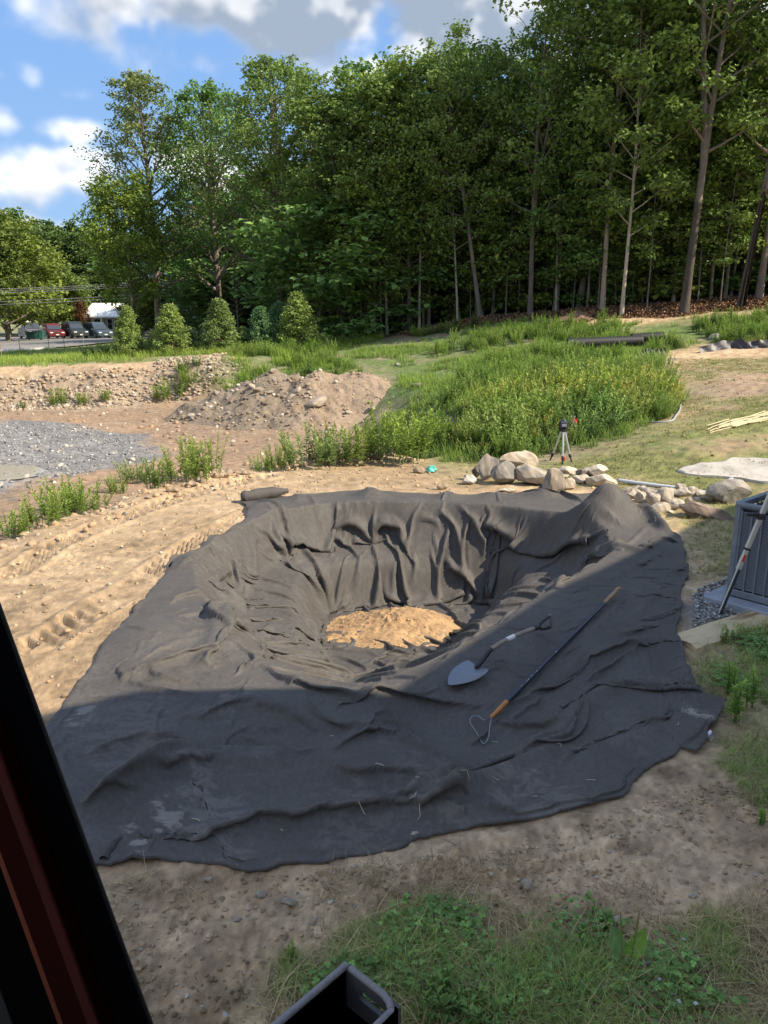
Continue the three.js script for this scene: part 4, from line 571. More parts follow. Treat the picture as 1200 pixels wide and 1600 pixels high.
// pale tarp on the lawn
{
  const P = polyPx([[1057, 738], [1072, 732], [1090, 727], [1128, 725], [1150, 718], [1165, 718], [1210, 720], [1270, 722], [1290, 755], [1192, 757], [1160, 751], [1130, 748], [1085, 745], [1068, 743]]), gb = new GB(), n = 60; let x0 = 1e9, x1 = -1e9, z0 = 1e9, z1 = -1e9; for (const [x, z] of P) { x0 = Math.min(x0, x); x1 = Math.max(x1, x); z0 = Math.min(z0, z); z1 = Math.max(z1, z); }
  const cx = P.reduce((s, p) => s + p[0], 0) / P.length, cz = P.reduce((s, p) => s + p[1], 0) / P.length, rim = resample([...P, P[0]], 90), K = 22;
  for (let k = 0; k <= K; k++) for (const [x, z] of rim) { const t = k / K, X = mix(cx, x, t), Z = mix(cz, z, t); gb.v(X, groundTop(X, Z) * 0.4 + groundH(X, Z) * 0.6 + 0.035 + 0.02 * fbm(X * 2.5, Z * 2.5, 3, 171) + (k > K - 3 ? 0.03 * Math.max(0, noise(X * 6, Z * 6, 172)) : 0), Z, null, X, Z); }
  const w = rim.length; for (let k = 0; k < K; k++) for (let i = 0; i < w - 1; i++) { const a = k * w + i; gb.quad(a, a + 1, a + w + 1, a + w); }
  const low = rim.map(([x, z]) => gb.v(x, groundH(x, z) - 0.02, z, null, x, z)); for (let i = 0; i < w - 1; i++) gb.quad(K * w + i, K * w + i + 1, low[i + 1], low[i]);
  tag(mesh('tarp', gb.geo(), new THREE.MeshStandardMaterial({ color: new THREE.Color(0.52, 0.49, 0.44), map: scuff, roughness: 0.85, side: THREE.DoubleSide })), 'pale grey cloth tarp spread flat on the lawn at right', 'tarp');
}
// dry stalks
{ const R = rng(21), gb = new GB(); for (let k = 0; k < 26; k++) { const x = 1100 + R() * 95, y = 673 - (x - 1105) * 0.2 + (R() - 0.4) * 12, p = lay([[x, y], [x + 16, y - 4 - R() * 3], [x + 30 + R() * 25, y - 8 - R() * 4]], 0.02 + R() * 0.03, 6); tubeInto(gb, p, 0.009 + R() * 0.006, 5); } tag(mesh('dry_stalks', gb.geo(), std(0.5, 0.43, 0.26, { roughness: 0.8 })), 'bundle of pale dry stalks strewn on the lawn above the tarp', 'stalks', null, 'stuff'); }
// scrap of teal plastic
{ const p = at(675, 738), g = new THREE.IcosahedronGeometry(1, 3), a = g.attributes.position; for (let i = 0; i < a.count; i++) { const v = V(a.getX(i), a.getY(i), a.getZ(i)), n = 1 + 0.45 * noise3(v.x * 2.3, v.y * 2.3, v.z * 2.3, 181); a.setXYZ(i, v.x * 0.085 * n, Math.max(-0.02, v.y * 0.065 * n), v.z * 0.06 * n); } const f = g.toNonIndexed ? g : g; f.computeVertexNormals(); f.translate(p.x, p.y + 0.04, p.z); tag(mesh('plastic_scrap', f, std(0.10, 0.52, 0.45, { roughness: 0.4 })), 'crumpled teal plastic scrap on the dirt left of the boulders', 'plastic scrap'); }
// drink can under the liner corner
{
  const p = at(1114, 1160), g = thing('drink_can', 'red and silver drink can lying half under the liner corner', 'can', [p.x - 0.025, p.y + 0.034, p.z - 0.035], -0.85);
  const lat = (l, n = 28) => new THREE.LatheGeometry(l.map(([x, y]) => new THREE.Vector2(x, y)), n).rotateZ(-Math.PI / 2);
  mesh('body', lat([[0.0335, -0.09], [0.0335, 0.012]]), std(0.42, 0.02, 0.04, { metalness: 0.4, roughness: 0.3 }), g);
  mesh('lid', lat([[0.0335, 0.012], [0.0285, 0.028], [0.0275, 0.029], [0.026, 0.024], [0.012, 0.0225], [0, 0.0225]]), M.alu, g);
  const tab = new THREE.TorusGeometry(0.008, 0.002, 6, 14); tab.rotateY(Math.PI / 2); tab.translate(0.0245, 0.004, 0); mesh('pull_tab', tab, M.alu, g);
}
// air conditioner
{
  const [bx, bz] = unAt(1134, 927, 0.10), d1 = V(0.66, 0, 0.75).normalize(), d2 = V(0.75, 0, -0.66).normalize(), W = 0.80, Hh = 0.82, y0 = groundH(bx, bz) + 0.09;
  const g = thing('air_conditioner', 'grey blue louvered air conditioner unit standing at right edge', 'air conditioner', [bx, y0, bz], Math.atan2(-d1.z, d1.x));
  // local x runs along the louvered front, local -z goes away from it
  const grey = std(0.19, 0.225, 0.27, { roughness: 0.5, map: scuff }), dark = std(0.02, 0.022, 0.026, { roughness: 0.8 });
  mesh('coil', boxGeo(W - 0.07, Hh - 0.1, W - 0.07, W / 2, Hh / 2, -W / 2), dark, g);
  for (const [x, z] of [[0.025, -0.025], [W - 0.025, -0.025], [0.025, -W + 0.025], [W - 0.025, -W + 0.025]]) mesh('corner_post', boxGeo(0.055, Hh, 0.055, x, Hh / 2, z, 0.012), grey, g);
  mesh('base_pan', merge([boxGeo(W, 0.06, 0.03, W / 2, 0.035, -0.012), boxGeo(W, 0.06, 0.03, W / 2, 0.035, -W + 0.012), boxGeo(0.03, 0.06, W - 0.05, 0.012, 0.035, -W / 2), boxGeo(0.03, 0.06, W - 0.05, W - 0.012, 0.035, -W / 2)]), grey, g);
  const rim = mesh('top_rim', merge([boxGeo(W + 0.02, 0.05, 0.05, W / 2, Hh, -0.02, 0.015), boxGeo(W + 0.02, 0.05, 0.05, W / 2, Hh, -W + 0.02, 0.015), boxGeo(0.05, 0.05, W - 0.06, 0.02, Hh, -W / 2, 0.015), boxGeo(0.05, 0.05, W - 0.06, W - 0.02, Hh, -W / 2, 0.015)]), grey, g);
  mesh('fan_deck', boxGeo(W - 0.08, 0.012, W - 0.08, W / 2, Hh - 0.045, -W / 2), dark, g);
  const wires = []; for (let k = 1; k <= 13; k++) wires.push(new THREE.TorusGeometry(k * 0.028, 0.0035, 5, 40).rotateX(Math.PI / 2).translate(W / 2, Hh + 0.012, -W / 2)); for (let k = 0; k < 4; k++) wires.push(new THREE.CylinderGeometry(0.004, 0.004, W - 0.08, 5).rotateZ(Math.PI / 2).rotateY(k * Math.PI / 4).translate(W / 2, Hh + 0.004, -W / 2)); mesh('fan_guard', merge(wires), M.black, g);
  for (let k = 0; k < 4; k++) { const b = new THREE.BoxGeometry(0.3, 0.008, 0.12); b.rotateX(0.4); b.translate(0.17, 0, 0); b.rotateY(k * Math.PI / 2); b.translate(W / 2, Hh - 0.025, -W / 2); mesh('fan_blade', b, dark, g); }
  const ribs = 8, cw = (W - 0.11) / ribs;
  for (const f of [0, 1]) {
    const tr = (q) => { if (f) { q.rotateY(-Math.PI / 2); q.translate(0, 0, -W); } return q; };
    for (let k = 0; k <= ribs; k++) mesh('rib', tr(boxGeo(0.016, Hh - 0.09, 0.014, 0.055 + k * cw, Hh / 2, -0.012, 0.003)), grey, g);
    for (let k = 0; k < ribs; k++) { const l = []; for (let y = 0.085; y < Hh - 0.05; y += 0.0165) { const s = new THREE.BoxGeometry(cw - 0.012, 0.003, 0.014); s.rotateX(0.7); s.translate(0.055 + (k + 0.5) * cw, y, -0.018); l.push(s); } tag(mesh('louver_slats', tr(merge(l)), grey, g), null, null, null, 'stuff'); }
  }
  const pad = thing('equipment_pad', 'light blue grey plastic pad under the air conditioner', 'pad', [bx, y0 - 0.09, bz], Math.atan2(-d1.z, d1.x)); mesh('slab', boxGeo(1.06, 0.085, 1.06, W / 2 - 0.0, 0.042, -W / 2 + 0.02, 0.012), std(0.33, 0.37, 0.44, { map: scuff, roughness: 0.8 }), pad);
}
// grade rod leaning before it
{
  const b = at(1123, 962), g = thing('grade_rod', 'telescoping aluminium grade rod leaning in front of the air conditioner', 'measuring rod');
  const d0 = rayDir(1203, 792), tt = (b.z + 0.05) / d0.z, t = V(d0.x * tt, CAM_H + d0.y * tt, b.z - 0.02), dir = t.clone().sub(b), P = (k) => b.clone().addScaledVector(dir, k);
  mesh('lower_section', barGeo(P(0), P(0.42), 0.034, 0.028), M.blue, g); mesh('edge_strip', barGeo(P(-0.01).add(V(-0.016, 0, 0.012)), P(0.44).add(V(-0.016, 0, 0.012)), 0.012, 0.012), M.alu, g); mesh('upper_section', barGeo(P(0.43), P(1.7), 0.04, 0.03), std(0.52, 0.50, 0.46, { metalness: 0.3, roughness: 0.45 }), g);
  mesh('collar', barGeo(P(0.60), P(0.62), 0.05, 0.042), M.black, g); mesh('logo_plate', barGeo(P(0.50).add(V(0, 0, 0.012)), P(0.56).add(V(0, 0, 0.012)), 0.022, 0.014), M.red, g);
  const c = P(0.9); mesh('clamp', merge([boxGeo(0.06, 0.05, 0.06, c.x, c.y, c.z, 0.008), boxGeo(0.085, 0.03, 0.03, c.x - 0.055, c.y + 0.014, c.z, 0.006), new THREE.CylinderGeometry(0.018, 0.018, 0.03, 12).rotateZ(Math.PI / 2).translate(c.x - 0.1, c.y + 0.014, c.z)]), M.black, g);
}
// pale timber edging
{
  const a = unAt(1062, 1000, 0.06), b = unAt(1215, 951, 0.06), d = V(b[0] - a[0], 0, b[1] - a[1]).normalize(), L = 2.4, gb = boxGeo(L, 0.14, 0.27, L / 2, 0, 0, 0.03), y = groundH(a[0], a[1]) - 0.025;
  const g = new THREE.BoxGeometry(L, 0.15, 0.27, 80, 6, 12); const p = g.attributes.position; for (let i = 0; i < p.count; i++) { const x = p.getX(i) + L / 2, q = p.getZ(i), yy = p.getY(i), r = 0.018 * fbm(x * 2.2, q * 9 + yy * 5, 4, 191), ed = sstep(0.09, 0.135, Math.abs(q)) * (yy > 0 ? 0.018 : 0); p.setXYZ(i, x + (x < 0.01 ? 0.05 * noise(q * 9, 1, 192) : 0), yy + r * (yy > 0 ? 1 : 0) - ed, q + 0.02 * fbm(x * 1.6, 3 + yy, 3, 193) + r * 0.4); } g.computeVertexNormals();
  const tx = greyTex(512, (i, j) => { const n = tileNoise(i / 512, j / 512 , 5, 5, 195), w = tileNoise(i / 512, j / 512, 40, 2, 196); const k = clamp((n - 0.52) * 5); return mix3([0.78, 0.70, 0.56], [0.52, 0.44, 0.33], clamp(k + (w - 0.5) * 0.6)); });
  const m = tag(mesh('edging_beam', g, new THREE.MeshStandardMaterial({ map: tx, roughness: 0.85, bumpMap: scuff, bumpScale: 0.006 })), 'pale weathered edging beam between grass and drainage stones at right', 'edging'); m.position.set(a[0], y, a[1]); m.rotation.y = Math.atan2(-d.z, d.x);
}
// black tray in the foreground
{
  const y = 0.30, A = V(...((u) => [u[0], y + 0.02, u[1]])(unAt(541, 1506, y + 0.02))), B = V(...((u) => [u[0], y, u[1]])(unAt(440, 1600, y))), ex = B.clone().sub(A).setY(0).normalize(), ez = V(-ex.z, 0, ex.x).multiplyScalar(1), C = V(...((u) => [u[0], y, u[1]])(unAt(612, 1588, y)));
  if (ez.dot(C.clone().sub(A)) < 0) ez.negate(); const L = 0.62, W = Math.max(0.25, C.clone().sub(A).dot(ez)), D = 0.17, g = thing('tray', 'black plastic tray with a hand hole lying in the grass', 'tray');
  const P = (u, h, v) => A.clone().addScaledVector(ex, u).addScaledVector(ez, v).add(V(0, -h, 0)), pl = std(0.075, 0.076, 0.08, { roughness: 0.6, map: scuff }), worn = std(0.26, 0.25, 0.26, { roughness: 0.7, map: scuff });
  const wall = (p, q, t) => barGeo(p, q, t, D);
  const slab = (o, du, dv, w, h, th, hole) => { const s = new THREE.Shape(); s.moveTo(0, 0); s.lineTo(w, 0); s.lineTo(w, -h + 0.05); s.quadraticCurveTo(w, -h, w - 0.05, -h); s.lineTo(0, -h); if (hole) { const q = new THREE.Path(), x0 = w * 0.3, x1 = w * 0.82, y0 = -0.045, y1 = -0.085; q.moveTo(x0, y0); q.lineTo(x1 - 0.02, y0); q.quadraticCurveTo(x1, y0, x1, (y0 + y1) / 2); q.quadraticCurveTo(x1, y1, x1 - 0.02, y1); q.lineTo(x0, y1); q.quadraticCurveTo(x0 - 0.02, (y0 + y1) / 2, x0, y0); s.holes.push(q); } const e = new THREE.ExtrudeGeometry(s, { depth: th, bevelEnabled: true, bevelSize: 0.002, bevelThickness: 0.002, bevelSegments: 1, curveSegments: 6 }), m4 = new THREE.Matrix4().makeBasis(du, V(0, 1, 0), dv).setPosition(o); e.applyMatrix4(m4); return e; };
  mesh('long_wall', slab(P(0, 0, 0), ex, ez.clone(), L, D, 0.012), pl, g); mesh('handle_wall', slab(P(0, 0, 0.014), ez, ex.clone(), W - 0.014, D, 0.013, true), pl, g);
  mesh('long_wall', slab(P(0.014, 0, W - 0.012), ex, ez.clone(), L - 0.014, D, 0.012), pl, g); mesh('end_wall', slab(P(L - 0.013, 0, 0.014), ez, ex.clone(), W - 0.03, D, 0.012), pl, g);
  const fl = boxGeo(L - 0.03, 0.012, W - 0.03, L / 2, -D + 0.008, W / 2); fl.applyMatrix4(new THREE.Matrix4().makeBasis(ex, V(0, 1, 0), ez).setPosition(A)); mesh('bottom', fl, pl, g);
  const rimP = [P(L, -0.003, 0.006), P(0.006, -0.003, 0.006), P(0.006, -0.003, W - 0.07), P(0.012, 0.0, W - 0.04), P(0.03, 0.004, W - 0.012), P(L, 0.0, W - 0.006)];
  const curveP = []; for (let i = 0; i < rimP.length - 1; i++) for (let k = 0; k < 8; k++) curveP.push(rimP[i].clone().lerp(rimP[i + 1], k / 8)); mesh('rim', tube(curveP, 0.0125, 8), worn, g);
  const lab = boxGeo(0.10, 0.004, 0.055, 0.12, -D + 0.017, W * 0.55); lab.applyMatrix4(new THREE.Matrix4().makeBasis(ex, V(0, 1, 0), ez).setPosition(A)); mesh('moulded_plate', lab, worn, g);
}
// rolled and doubled hem of the liner
{
  const roll = new GB(), pts = lay([[377, 786], [390, 785], [405, 782], [425, 779], [450, 776]], 0.085, 26); tubeInto(roll, pts, pts.map((_, i) => 0.085 * (i < 3 ? 0.6 + i * 0.14 : 1) * (0.9 + 0.25 * noise(i * 0.4, 5, 201)) * (i > 18 ? 1 - (i - 18) * 0.07 : 1)), 14); mesh('rolled_hem', roll.geo(), linerMat, linerThing);
  const fold = new GB(), a = at(268, 888), b = at(332, 872), nrm = V(0, 0, 0); for (let i = 0; i <= 16; i++) for (let k = 0; k <= 12; k++) { const u = i / 16, an = k / 12 * Math.PI * 1.25 - 0.25, p = a.clone().lerp(b, u), r = 0.085 * (1 - 0.55 * u * u) * (1 + 0.1 * noise(u * 4, k * 0.5, 202)); const out = V(-0.25, 0, 0.97); fold.v(p.x - out.x * Math.cos(an) * -r * 1.1, p.y + 0.03 + Math.sin(an) * r, p.z + Math.cos(an) * r * 0.9 - 0.06, null, 0.2 + u * 0.04, 0.5 + k * 0.002); } for (let i = 0; i < 16; i++) for (let k = 0; k < 12; k++) { const o = i * 13 + k; fold.quad(o, o + 1, o + 14, o + 13); } mesh('folded_hem', fold.geo(), linerMat, linerThing);
  const curl = new GB(), c = lay([[163, 1352], [172, 1338], [180, 1326], [190, 1318]], 0.03, 14); tubeInto(curl, c, c.map((_, i) => 0.016 + 0.006 * noise(i * 0.6, 3, 205)), 12, null, false); mesh('curled_corner', curl.geo(), linerMat, linerThing);
}
// bits of straw lying on the liner
{ const R = rng(91), gb = new GB(); [[440, 1300], [770, 1215], [655, 1265], [655, 1215], [1060, 1130], [870, 1165], [520, 1150], [600, 1200], [770, 1160], [640, 1350 - 90], [590, 1090], [840, 1245], [930, 1220], [300, 1280], [720, 1205], [560, 1255]].forEach(([x, y]) => { const p = at(x, y, topH), a = R() * 6.28, l = 0.015 + R() * 0.045, q = [0, 0.5, 1].map((t) => V(p.x + Math.cos(a) * l * t + 0.01 * Math.sin(t * 3), topH(p.x + Math.cos(a) * l * t, p.z + Math.sin(a) * l * t) + 0.006, p.z + Math.sin(a) * l * t)); tubeInto(gb, q, 0.0016, 4); }); tag(mesh('straw_bits', gb.geo(), std(0.55, 0.48, 0.34)), 'few pale bits of straw lying on the black liner', 'straw', null, 'stuff'); }

// ---------------------------------------------------------------- grass, weeds and small plants
function leafMat(r, g, b, t = 0.4) { return new THREE.MeshPhysicalMaterial({ color: new THREE.Color(r, g, b), vertexColors: true, roughness: 0.75, specularIntensity: 0.35, transmission: t, thickness: 0, side: THREE.DoubleSide }); }
M.weed = leafMat(1, 1, 1, 0.45); M.grass = leafMat(1, 1, 1, 0.35);
function bladeInto(gb, R, x, z, h, w, lean, c0, c1, n = 3) {
  const a = R() * 6.283, dx = Math.cos(a), dz = Math.sin(a), px = -dz, pz = dx; let prev;
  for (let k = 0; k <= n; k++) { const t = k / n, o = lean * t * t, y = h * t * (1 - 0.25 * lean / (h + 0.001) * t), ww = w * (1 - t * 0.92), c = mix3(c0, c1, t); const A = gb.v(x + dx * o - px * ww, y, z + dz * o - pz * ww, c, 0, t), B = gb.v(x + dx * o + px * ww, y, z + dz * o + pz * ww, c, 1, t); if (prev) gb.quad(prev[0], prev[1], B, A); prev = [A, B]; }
}
function tuftGeo(seed, n, rad, h, w, lean, c0, c1, seg = 3) { const R = rng(seed), gb = new GB(); for (let i = 0; i < n; i++) { const a = R() * 6.283, r = Math.sqrt(R()) * rad; bladeInto(gb, R, Math.cos(a) * r, Math.sin(a) * r, h * (0.5 + R() * 0.7), w * (0.6 + R() * 0.8), h * lean * (0.3 + R() * 1.2), vary(c0, R, 0.2), vary(c1, R, 0.25), seg); } return gb.geo(); }
function leafInto(gb, p, d, up, len, wid, c, fold = 0.25) {            // pointed leaf with a bent midrib
  const s = d.clone().cross(up).normalize(), n = s.clone().cross(d).normalize(), m = p.clone().addScaledVector(d, len * 0.45).addScaledVector(n, len * 0.08), e = p.clone().addScaledVector(d, len).addScaledVector(n, -len * 0.12);
  const a = gb.v(p.x, p.y, p.z, c), l = m.clone().addScaledVector(s, wid).addScaledVector(n, wid * fold), r = m.clone().addScaledVector(s, -wid).addScaledVector(n, wid * fold), L = gb.v(l.x, l.y, l.z, c), Rr = gb.v(r.x, r.y, r.z, c), E_ = gb.v(e.x, e.y, e.z, c);
  gb.tri(a, L, E_); gb.tri(a, E_, Rr);
}
const rdir = (R) => { const a = R() * 6.283, y = R() * 2 - 1, s = Math.sqrt(1 - y * y); return V(Math.cos(a) * s, y, Math.sin(a) * s); };
function weedGeo(seed, stems, H, rad, leaves, ll, c0, c1, plume = 0.3) {
  const R = rng(seed), gb = new GB();
  for (let i = 0; i < stems; i++) {
    const a = R() * 6.283, r = Math.sqrt(R()) * rad, h = H * (0.55 + R() * 0.5), lx = (R() - 0.5) * h * 0.35 + Math.cos(a) * r * 0.5, lz = (R() - 0.5) * h * 0.35 + Math.sin(a) * r * 0.5, x = Math.cos(a) * r, z = Math.sin(a) * r, P = (t) => V(x + lx * t * t, h * t, z + lz * t * t);
    tubeInto(gb, [P(0), P(0.5), P(1)], [0.008, 0.005, 0.002], 3, mix3(c0, [0.12, 0.12, 0.05], 0.4), false);
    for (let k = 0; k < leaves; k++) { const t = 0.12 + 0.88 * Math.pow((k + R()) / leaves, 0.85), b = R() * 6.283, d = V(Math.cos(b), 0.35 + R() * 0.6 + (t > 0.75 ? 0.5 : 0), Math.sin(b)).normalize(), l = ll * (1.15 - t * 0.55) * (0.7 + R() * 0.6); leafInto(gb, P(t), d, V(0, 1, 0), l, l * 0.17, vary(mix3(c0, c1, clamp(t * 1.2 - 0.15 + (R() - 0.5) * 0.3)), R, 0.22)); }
  }
  return gb.geo();
}
const LIME = [0.41, 0.51, 0.13], MID = [0.20, 0.30, 0.05], DEEP = [0.085, 0.15, 0.035], BLUEG = [0.18, 0.27, 0.09];
const weedGeos = [weedGeo(1, 11, 0.95, 0.28, 44, 0.11, MID, LIME), weedGeo(2, 13, 0.8, 0.3, 40, 0.10, MID, [0.47, 0.53, 0.16]), weedGeo(3, 9, 1.05, 0.24, 48, 0.12, DEEP, [0.30, 0.43, 0.08]), weedGeo(4, 12, 0.7, 0.3, 36, 0.10, BLUEG, [0.33, 0.44, 0.12])];
const thicket = polyPx([[716, 716], [790, 720], [862, 700], [950, 684], [1042, 655], [1068, 630], [1012, 596], [900, 590], [790, 615], [722, 655]]);
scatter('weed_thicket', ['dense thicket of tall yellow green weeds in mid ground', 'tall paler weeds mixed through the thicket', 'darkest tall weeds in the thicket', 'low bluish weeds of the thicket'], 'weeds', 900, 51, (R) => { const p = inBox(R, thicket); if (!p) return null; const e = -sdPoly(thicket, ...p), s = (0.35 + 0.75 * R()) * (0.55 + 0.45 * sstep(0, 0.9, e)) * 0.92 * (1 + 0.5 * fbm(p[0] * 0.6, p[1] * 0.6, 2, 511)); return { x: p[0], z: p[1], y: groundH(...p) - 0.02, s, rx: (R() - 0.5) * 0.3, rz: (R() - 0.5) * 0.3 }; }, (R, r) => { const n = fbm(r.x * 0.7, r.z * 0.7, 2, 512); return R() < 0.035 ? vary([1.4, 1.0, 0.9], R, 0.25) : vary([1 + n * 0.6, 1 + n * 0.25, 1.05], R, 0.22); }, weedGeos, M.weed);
function plantThing(name, geo, px, py, s, label, cat = 'weed', mat = M.weed, turn = 0, group, hf = groundH) { const p = at(px, py, hf), m = mesh(name, geo, mat); m.position.set(p.x, p.y - 0.01, p.z); m.scale.setScalar(s); m.rotation.y = turn; return tag(m, label, cat, group); }
const bushes = [weedGeo(11, 22, 0.8, 0.34, 50, 0.09, MID, LIME), weedGeo(12, 26, 0.75, 0.45, 50, 0.09, [0.18, 0.29, 0.055], [0.34, 0.47, 0.085]), weedGeo(13, 16, 0.6, 0.24, 44, 0.08, [0.13, 0.22, 0.05], [0.26, 0.38, 0.08]), weedGeo(14, 24, 0.62, 0.4, 44, 0.09, BLUEG, [0.36, 0.47, 0.16])];
[[285, 752, 0.85, 0, 'biggest bright green weed clump on the berm above the dirt track'], [318, 748, 0.7, 0, 'bright weed clump joined to the right side of the biggest clump'], [243, 762, 0.62, 2, 'small dark green weed at the left foot of the biggest clump'], [108, 806, 0.75, 1, 'bushy weed clump on the berm at left by the tread marks'], [140, 797, 0.6, 1, 'weed clump just right of the bushy clump at left'], [70, 822, 0.5, 0, 'low weed spreading left of the bushy clump'], [15, 838, 0.55, 1, 'pale weed clump at the left picture edge above the track'], [185, 770, 0.4, 0, 'low yellow green weed between the left bush and the big clump'], [212, 752, 0.6, 3, 'thin wispy weed beside the gravel tongue'], [410, 738, 0.55, 3, 'thin pale weed on the berm right of the cut stones'], [432, 735, 0.45, 0, 'low pale weed next to the thin weed on the berm'], [488, 728, 0.9, 3, 'grey green bushy weed at the left end of the row before the mound'], [520, 720, 0.7, 3, 'grey green weed right of the bushy one before the mound'], [548, 722, 0.75, 0, 'feathery weed before the right foot of the mound'], [585, 716, 0.95, 2, 'darker weed in the row between mound and boulders'], [618, 716, 1.1, 1, 'tall broad weed in the middle of the row before the thicket'], [650, 716, 1.0, 0, 'tall weed right of the broad one before the thicket'], [676, 712, 0.95, 1, 'weed at the right end of the row touching the thicket'], [608, 690, 0.9, 0, 'weed standing behind the broad weed in the row'], [640, 690, 0.9, 3, 'weed behind the row right of the mound foot'],
  [92, 634, 0.7, 0, 'round bright weed at the foot of the stony bank'], [132, 632, 0.5, 0, 'small weed right of the round weed at the bank foot'], [35, 640, 0.45, 2, 'dark little weed at the far left foot of the bank'], [163, 626, 0.45, 0, 'tiny weed on the lower bank'], [285, 585, 0.85, 2, 'dark weed clump on top of the bank left of the grass'], [308, 572, 0.6, 2, 'smaller dark weed clump right of the one atop the bank'], [270, 622, 0.9, 1, 'bright weeds in the grassy gully left of the mound'], [250, 625, 0.6, 0, 'low bright weed at the left mouth of the gully'], [300, 600, 0.7, 1, 'weed higher up the gully behind the mound']]
  .forEach(([x, y, s, k, l], i) => plantThing('weed_clump', bushes[k], x, y, s * 1.18, l, 'weed', M.weed, i * 1.3));
// taller grasses on the slope and field
const tallGrass = [tuftGeo(21, 22, 0.16, 0.34, 0.008, 0.5, [0.15, 0.24, 0.045], [0.33, 0.45, 0.08]), tuftGeo(22, 20, 0.18, 0.28, 0.009, 0.6, [0.12, 0.20, 0.045], [0.25, 0.38, 0.07]), tuftGeo(23, 16, 0.16, 0.22, 0.007, 0.7, [0.2, 0.23, 0.07], [0.42, 0.45, 0.17])];
const offMound = (x, z) => !(x > -7.2 && x < 0.5 && z < -22 && z > -27.4);
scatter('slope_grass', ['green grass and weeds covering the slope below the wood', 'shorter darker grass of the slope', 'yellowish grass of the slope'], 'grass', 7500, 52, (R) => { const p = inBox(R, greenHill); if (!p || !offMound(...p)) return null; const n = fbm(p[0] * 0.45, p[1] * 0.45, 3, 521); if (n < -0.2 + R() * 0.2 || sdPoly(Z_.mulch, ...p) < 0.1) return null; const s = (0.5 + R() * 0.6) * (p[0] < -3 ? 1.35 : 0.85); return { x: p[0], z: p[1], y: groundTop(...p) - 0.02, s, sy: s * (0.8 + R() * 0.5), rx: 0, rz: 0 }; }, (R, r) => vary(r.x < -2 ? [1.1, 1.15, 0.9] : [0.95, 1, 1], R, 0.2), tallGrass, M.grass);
scatter('slope_weeds', ['broad leaved weeds dotted over the slope', 'taller weeds dotted over the slope', 'dark weeds on the slope', 'bluish weeds over the slope'], 'weeds', 900, 53, (R) => { const p = inBox(R, greenHill); if (!p || !offMound(...p)) return null; if (fbm(p[0] * 0.4 + 7, p[1] * 0.4, 3, 531) < 0.02 || sdPoly(Z_.mulch, ...p) < 0.1) return null; return { x: p[0], z: p[1], y: groundH(...p) - 0.02, s: 0.25 + R() * 0.45, rx: 0, rz: 0 }; }, (R) => vary([0.85, 0.95, 0.9], R, 0.2), weedGeos, M.weed);
scatter('field_grass', ['light green rough grass on top of the left bank', 'shorter field grass at left', 'yellow field grass at left'], 'grass', 5200, 54, (R) => { const far = R() < 0.3, x = mix(-26, 0, R()), z = far ? mix(-58, -38, R()) : mix(-38, -29.4, R() * R() ** 0.3); if (sdPoly(fieldGrass, x, z) > 0.2 || sdPoly(Z_.bank, x, z) < 0.2) return null; const s = 0.55 + R() * 0.7; return { x, z, y: groundTop(x, z) - 0.02, s, rx: 0, rz: 0 }; }, (R) => vary([1.15, 1.12, 1], R, 0.2), tallGrass, M.grass);
// thin lawn, near grass, straw and clover
const lawnT = [tuftGeo(31, 9, 0.06, 0.045, 0.003, 0.9, [0.17, 0.20, 0.05], [0.34, 0.36, 0.11], 2), tuftGeo(32, 8, 0.07, 0.04, 0.003, 1.1, [0.24, 0.2, 0.1], [0.40, 0.34, 0.18], 2)];
scatter('lawn_grass', ['sparse short lawn grass right of the liner', 'dry straw coloured lawn grass'], 'grass', 6500, 55, (R) => { const p = inBox(R, Z_.lawn); if (!p || !offLiner(...p, 0.05) || sdPoly(Z_.stones, ...p) < 0.1 || p[1] > -5.6) return null; const n = fbm(p[0] * 0.9, p[1] * 0.9, 4, 71); if (n < -0.15 + R() * 0.25) return null; return { x: p[0], z: p[1], y: groundTop(...p) - 0.005, s: 0.7 + R() * 0.9, rx: 0, rz: 0 }; }, (R) => vary([1, 1, 1], R, 0.2), lawnT, M.grass);
const nearT = [tuftGeo(41, 16, 0.05, 0.085, 0.0022, 0.8, [0.19, 0.27, 0.065], [0.40, 0.54, 0.15]), tuftGeo(42, 14, 0.06, 0.07, 0.002, 1.2, [0.24, 0.28, 0.09], [0.48, 0.54, 0.18]), tuftGeo(43, 10, 0.06, 0.05, 0.0018, 1.9, [0.36, 0.29, 0.17], [0.58, 0.48, 0.30])];
scatter('near_grass', ['patchy grass in the right foreground', 'paler bent grass of the foreground', 'dry straw grass of the foreground'], 'grass', 5000, 56, (R) => { const P = R() < 0.6 ? Z_.nearGrass : Z_.rightGrass, p = inBox(R, P); if (!p || !offLiner(...p, 0.02) || sdPoly(Z_.stones, ...p) < 0) return null; const n = fbm(p[0] * 3, p[1] * 3, 3, 561), e = -sdPoly(P, ...p); if (n < (P === Z_.nearGrass ? -0.06 : -0.25) - e * 0.3 + R() * 0.45) return null; return { x: p[0], z: p[1], y: groundTop(...p) - 0.004, s: (0.6 + R() * 0.9) * (0.6 + 0.4 * sstep(0, 0.3, e)), rx: (R() - 0.5) * 0.5, rz: (R() - 0.5) * 0.5 }; }, (R) => vary([1, 1, 1], R, 0.25), nearT, M.grass);
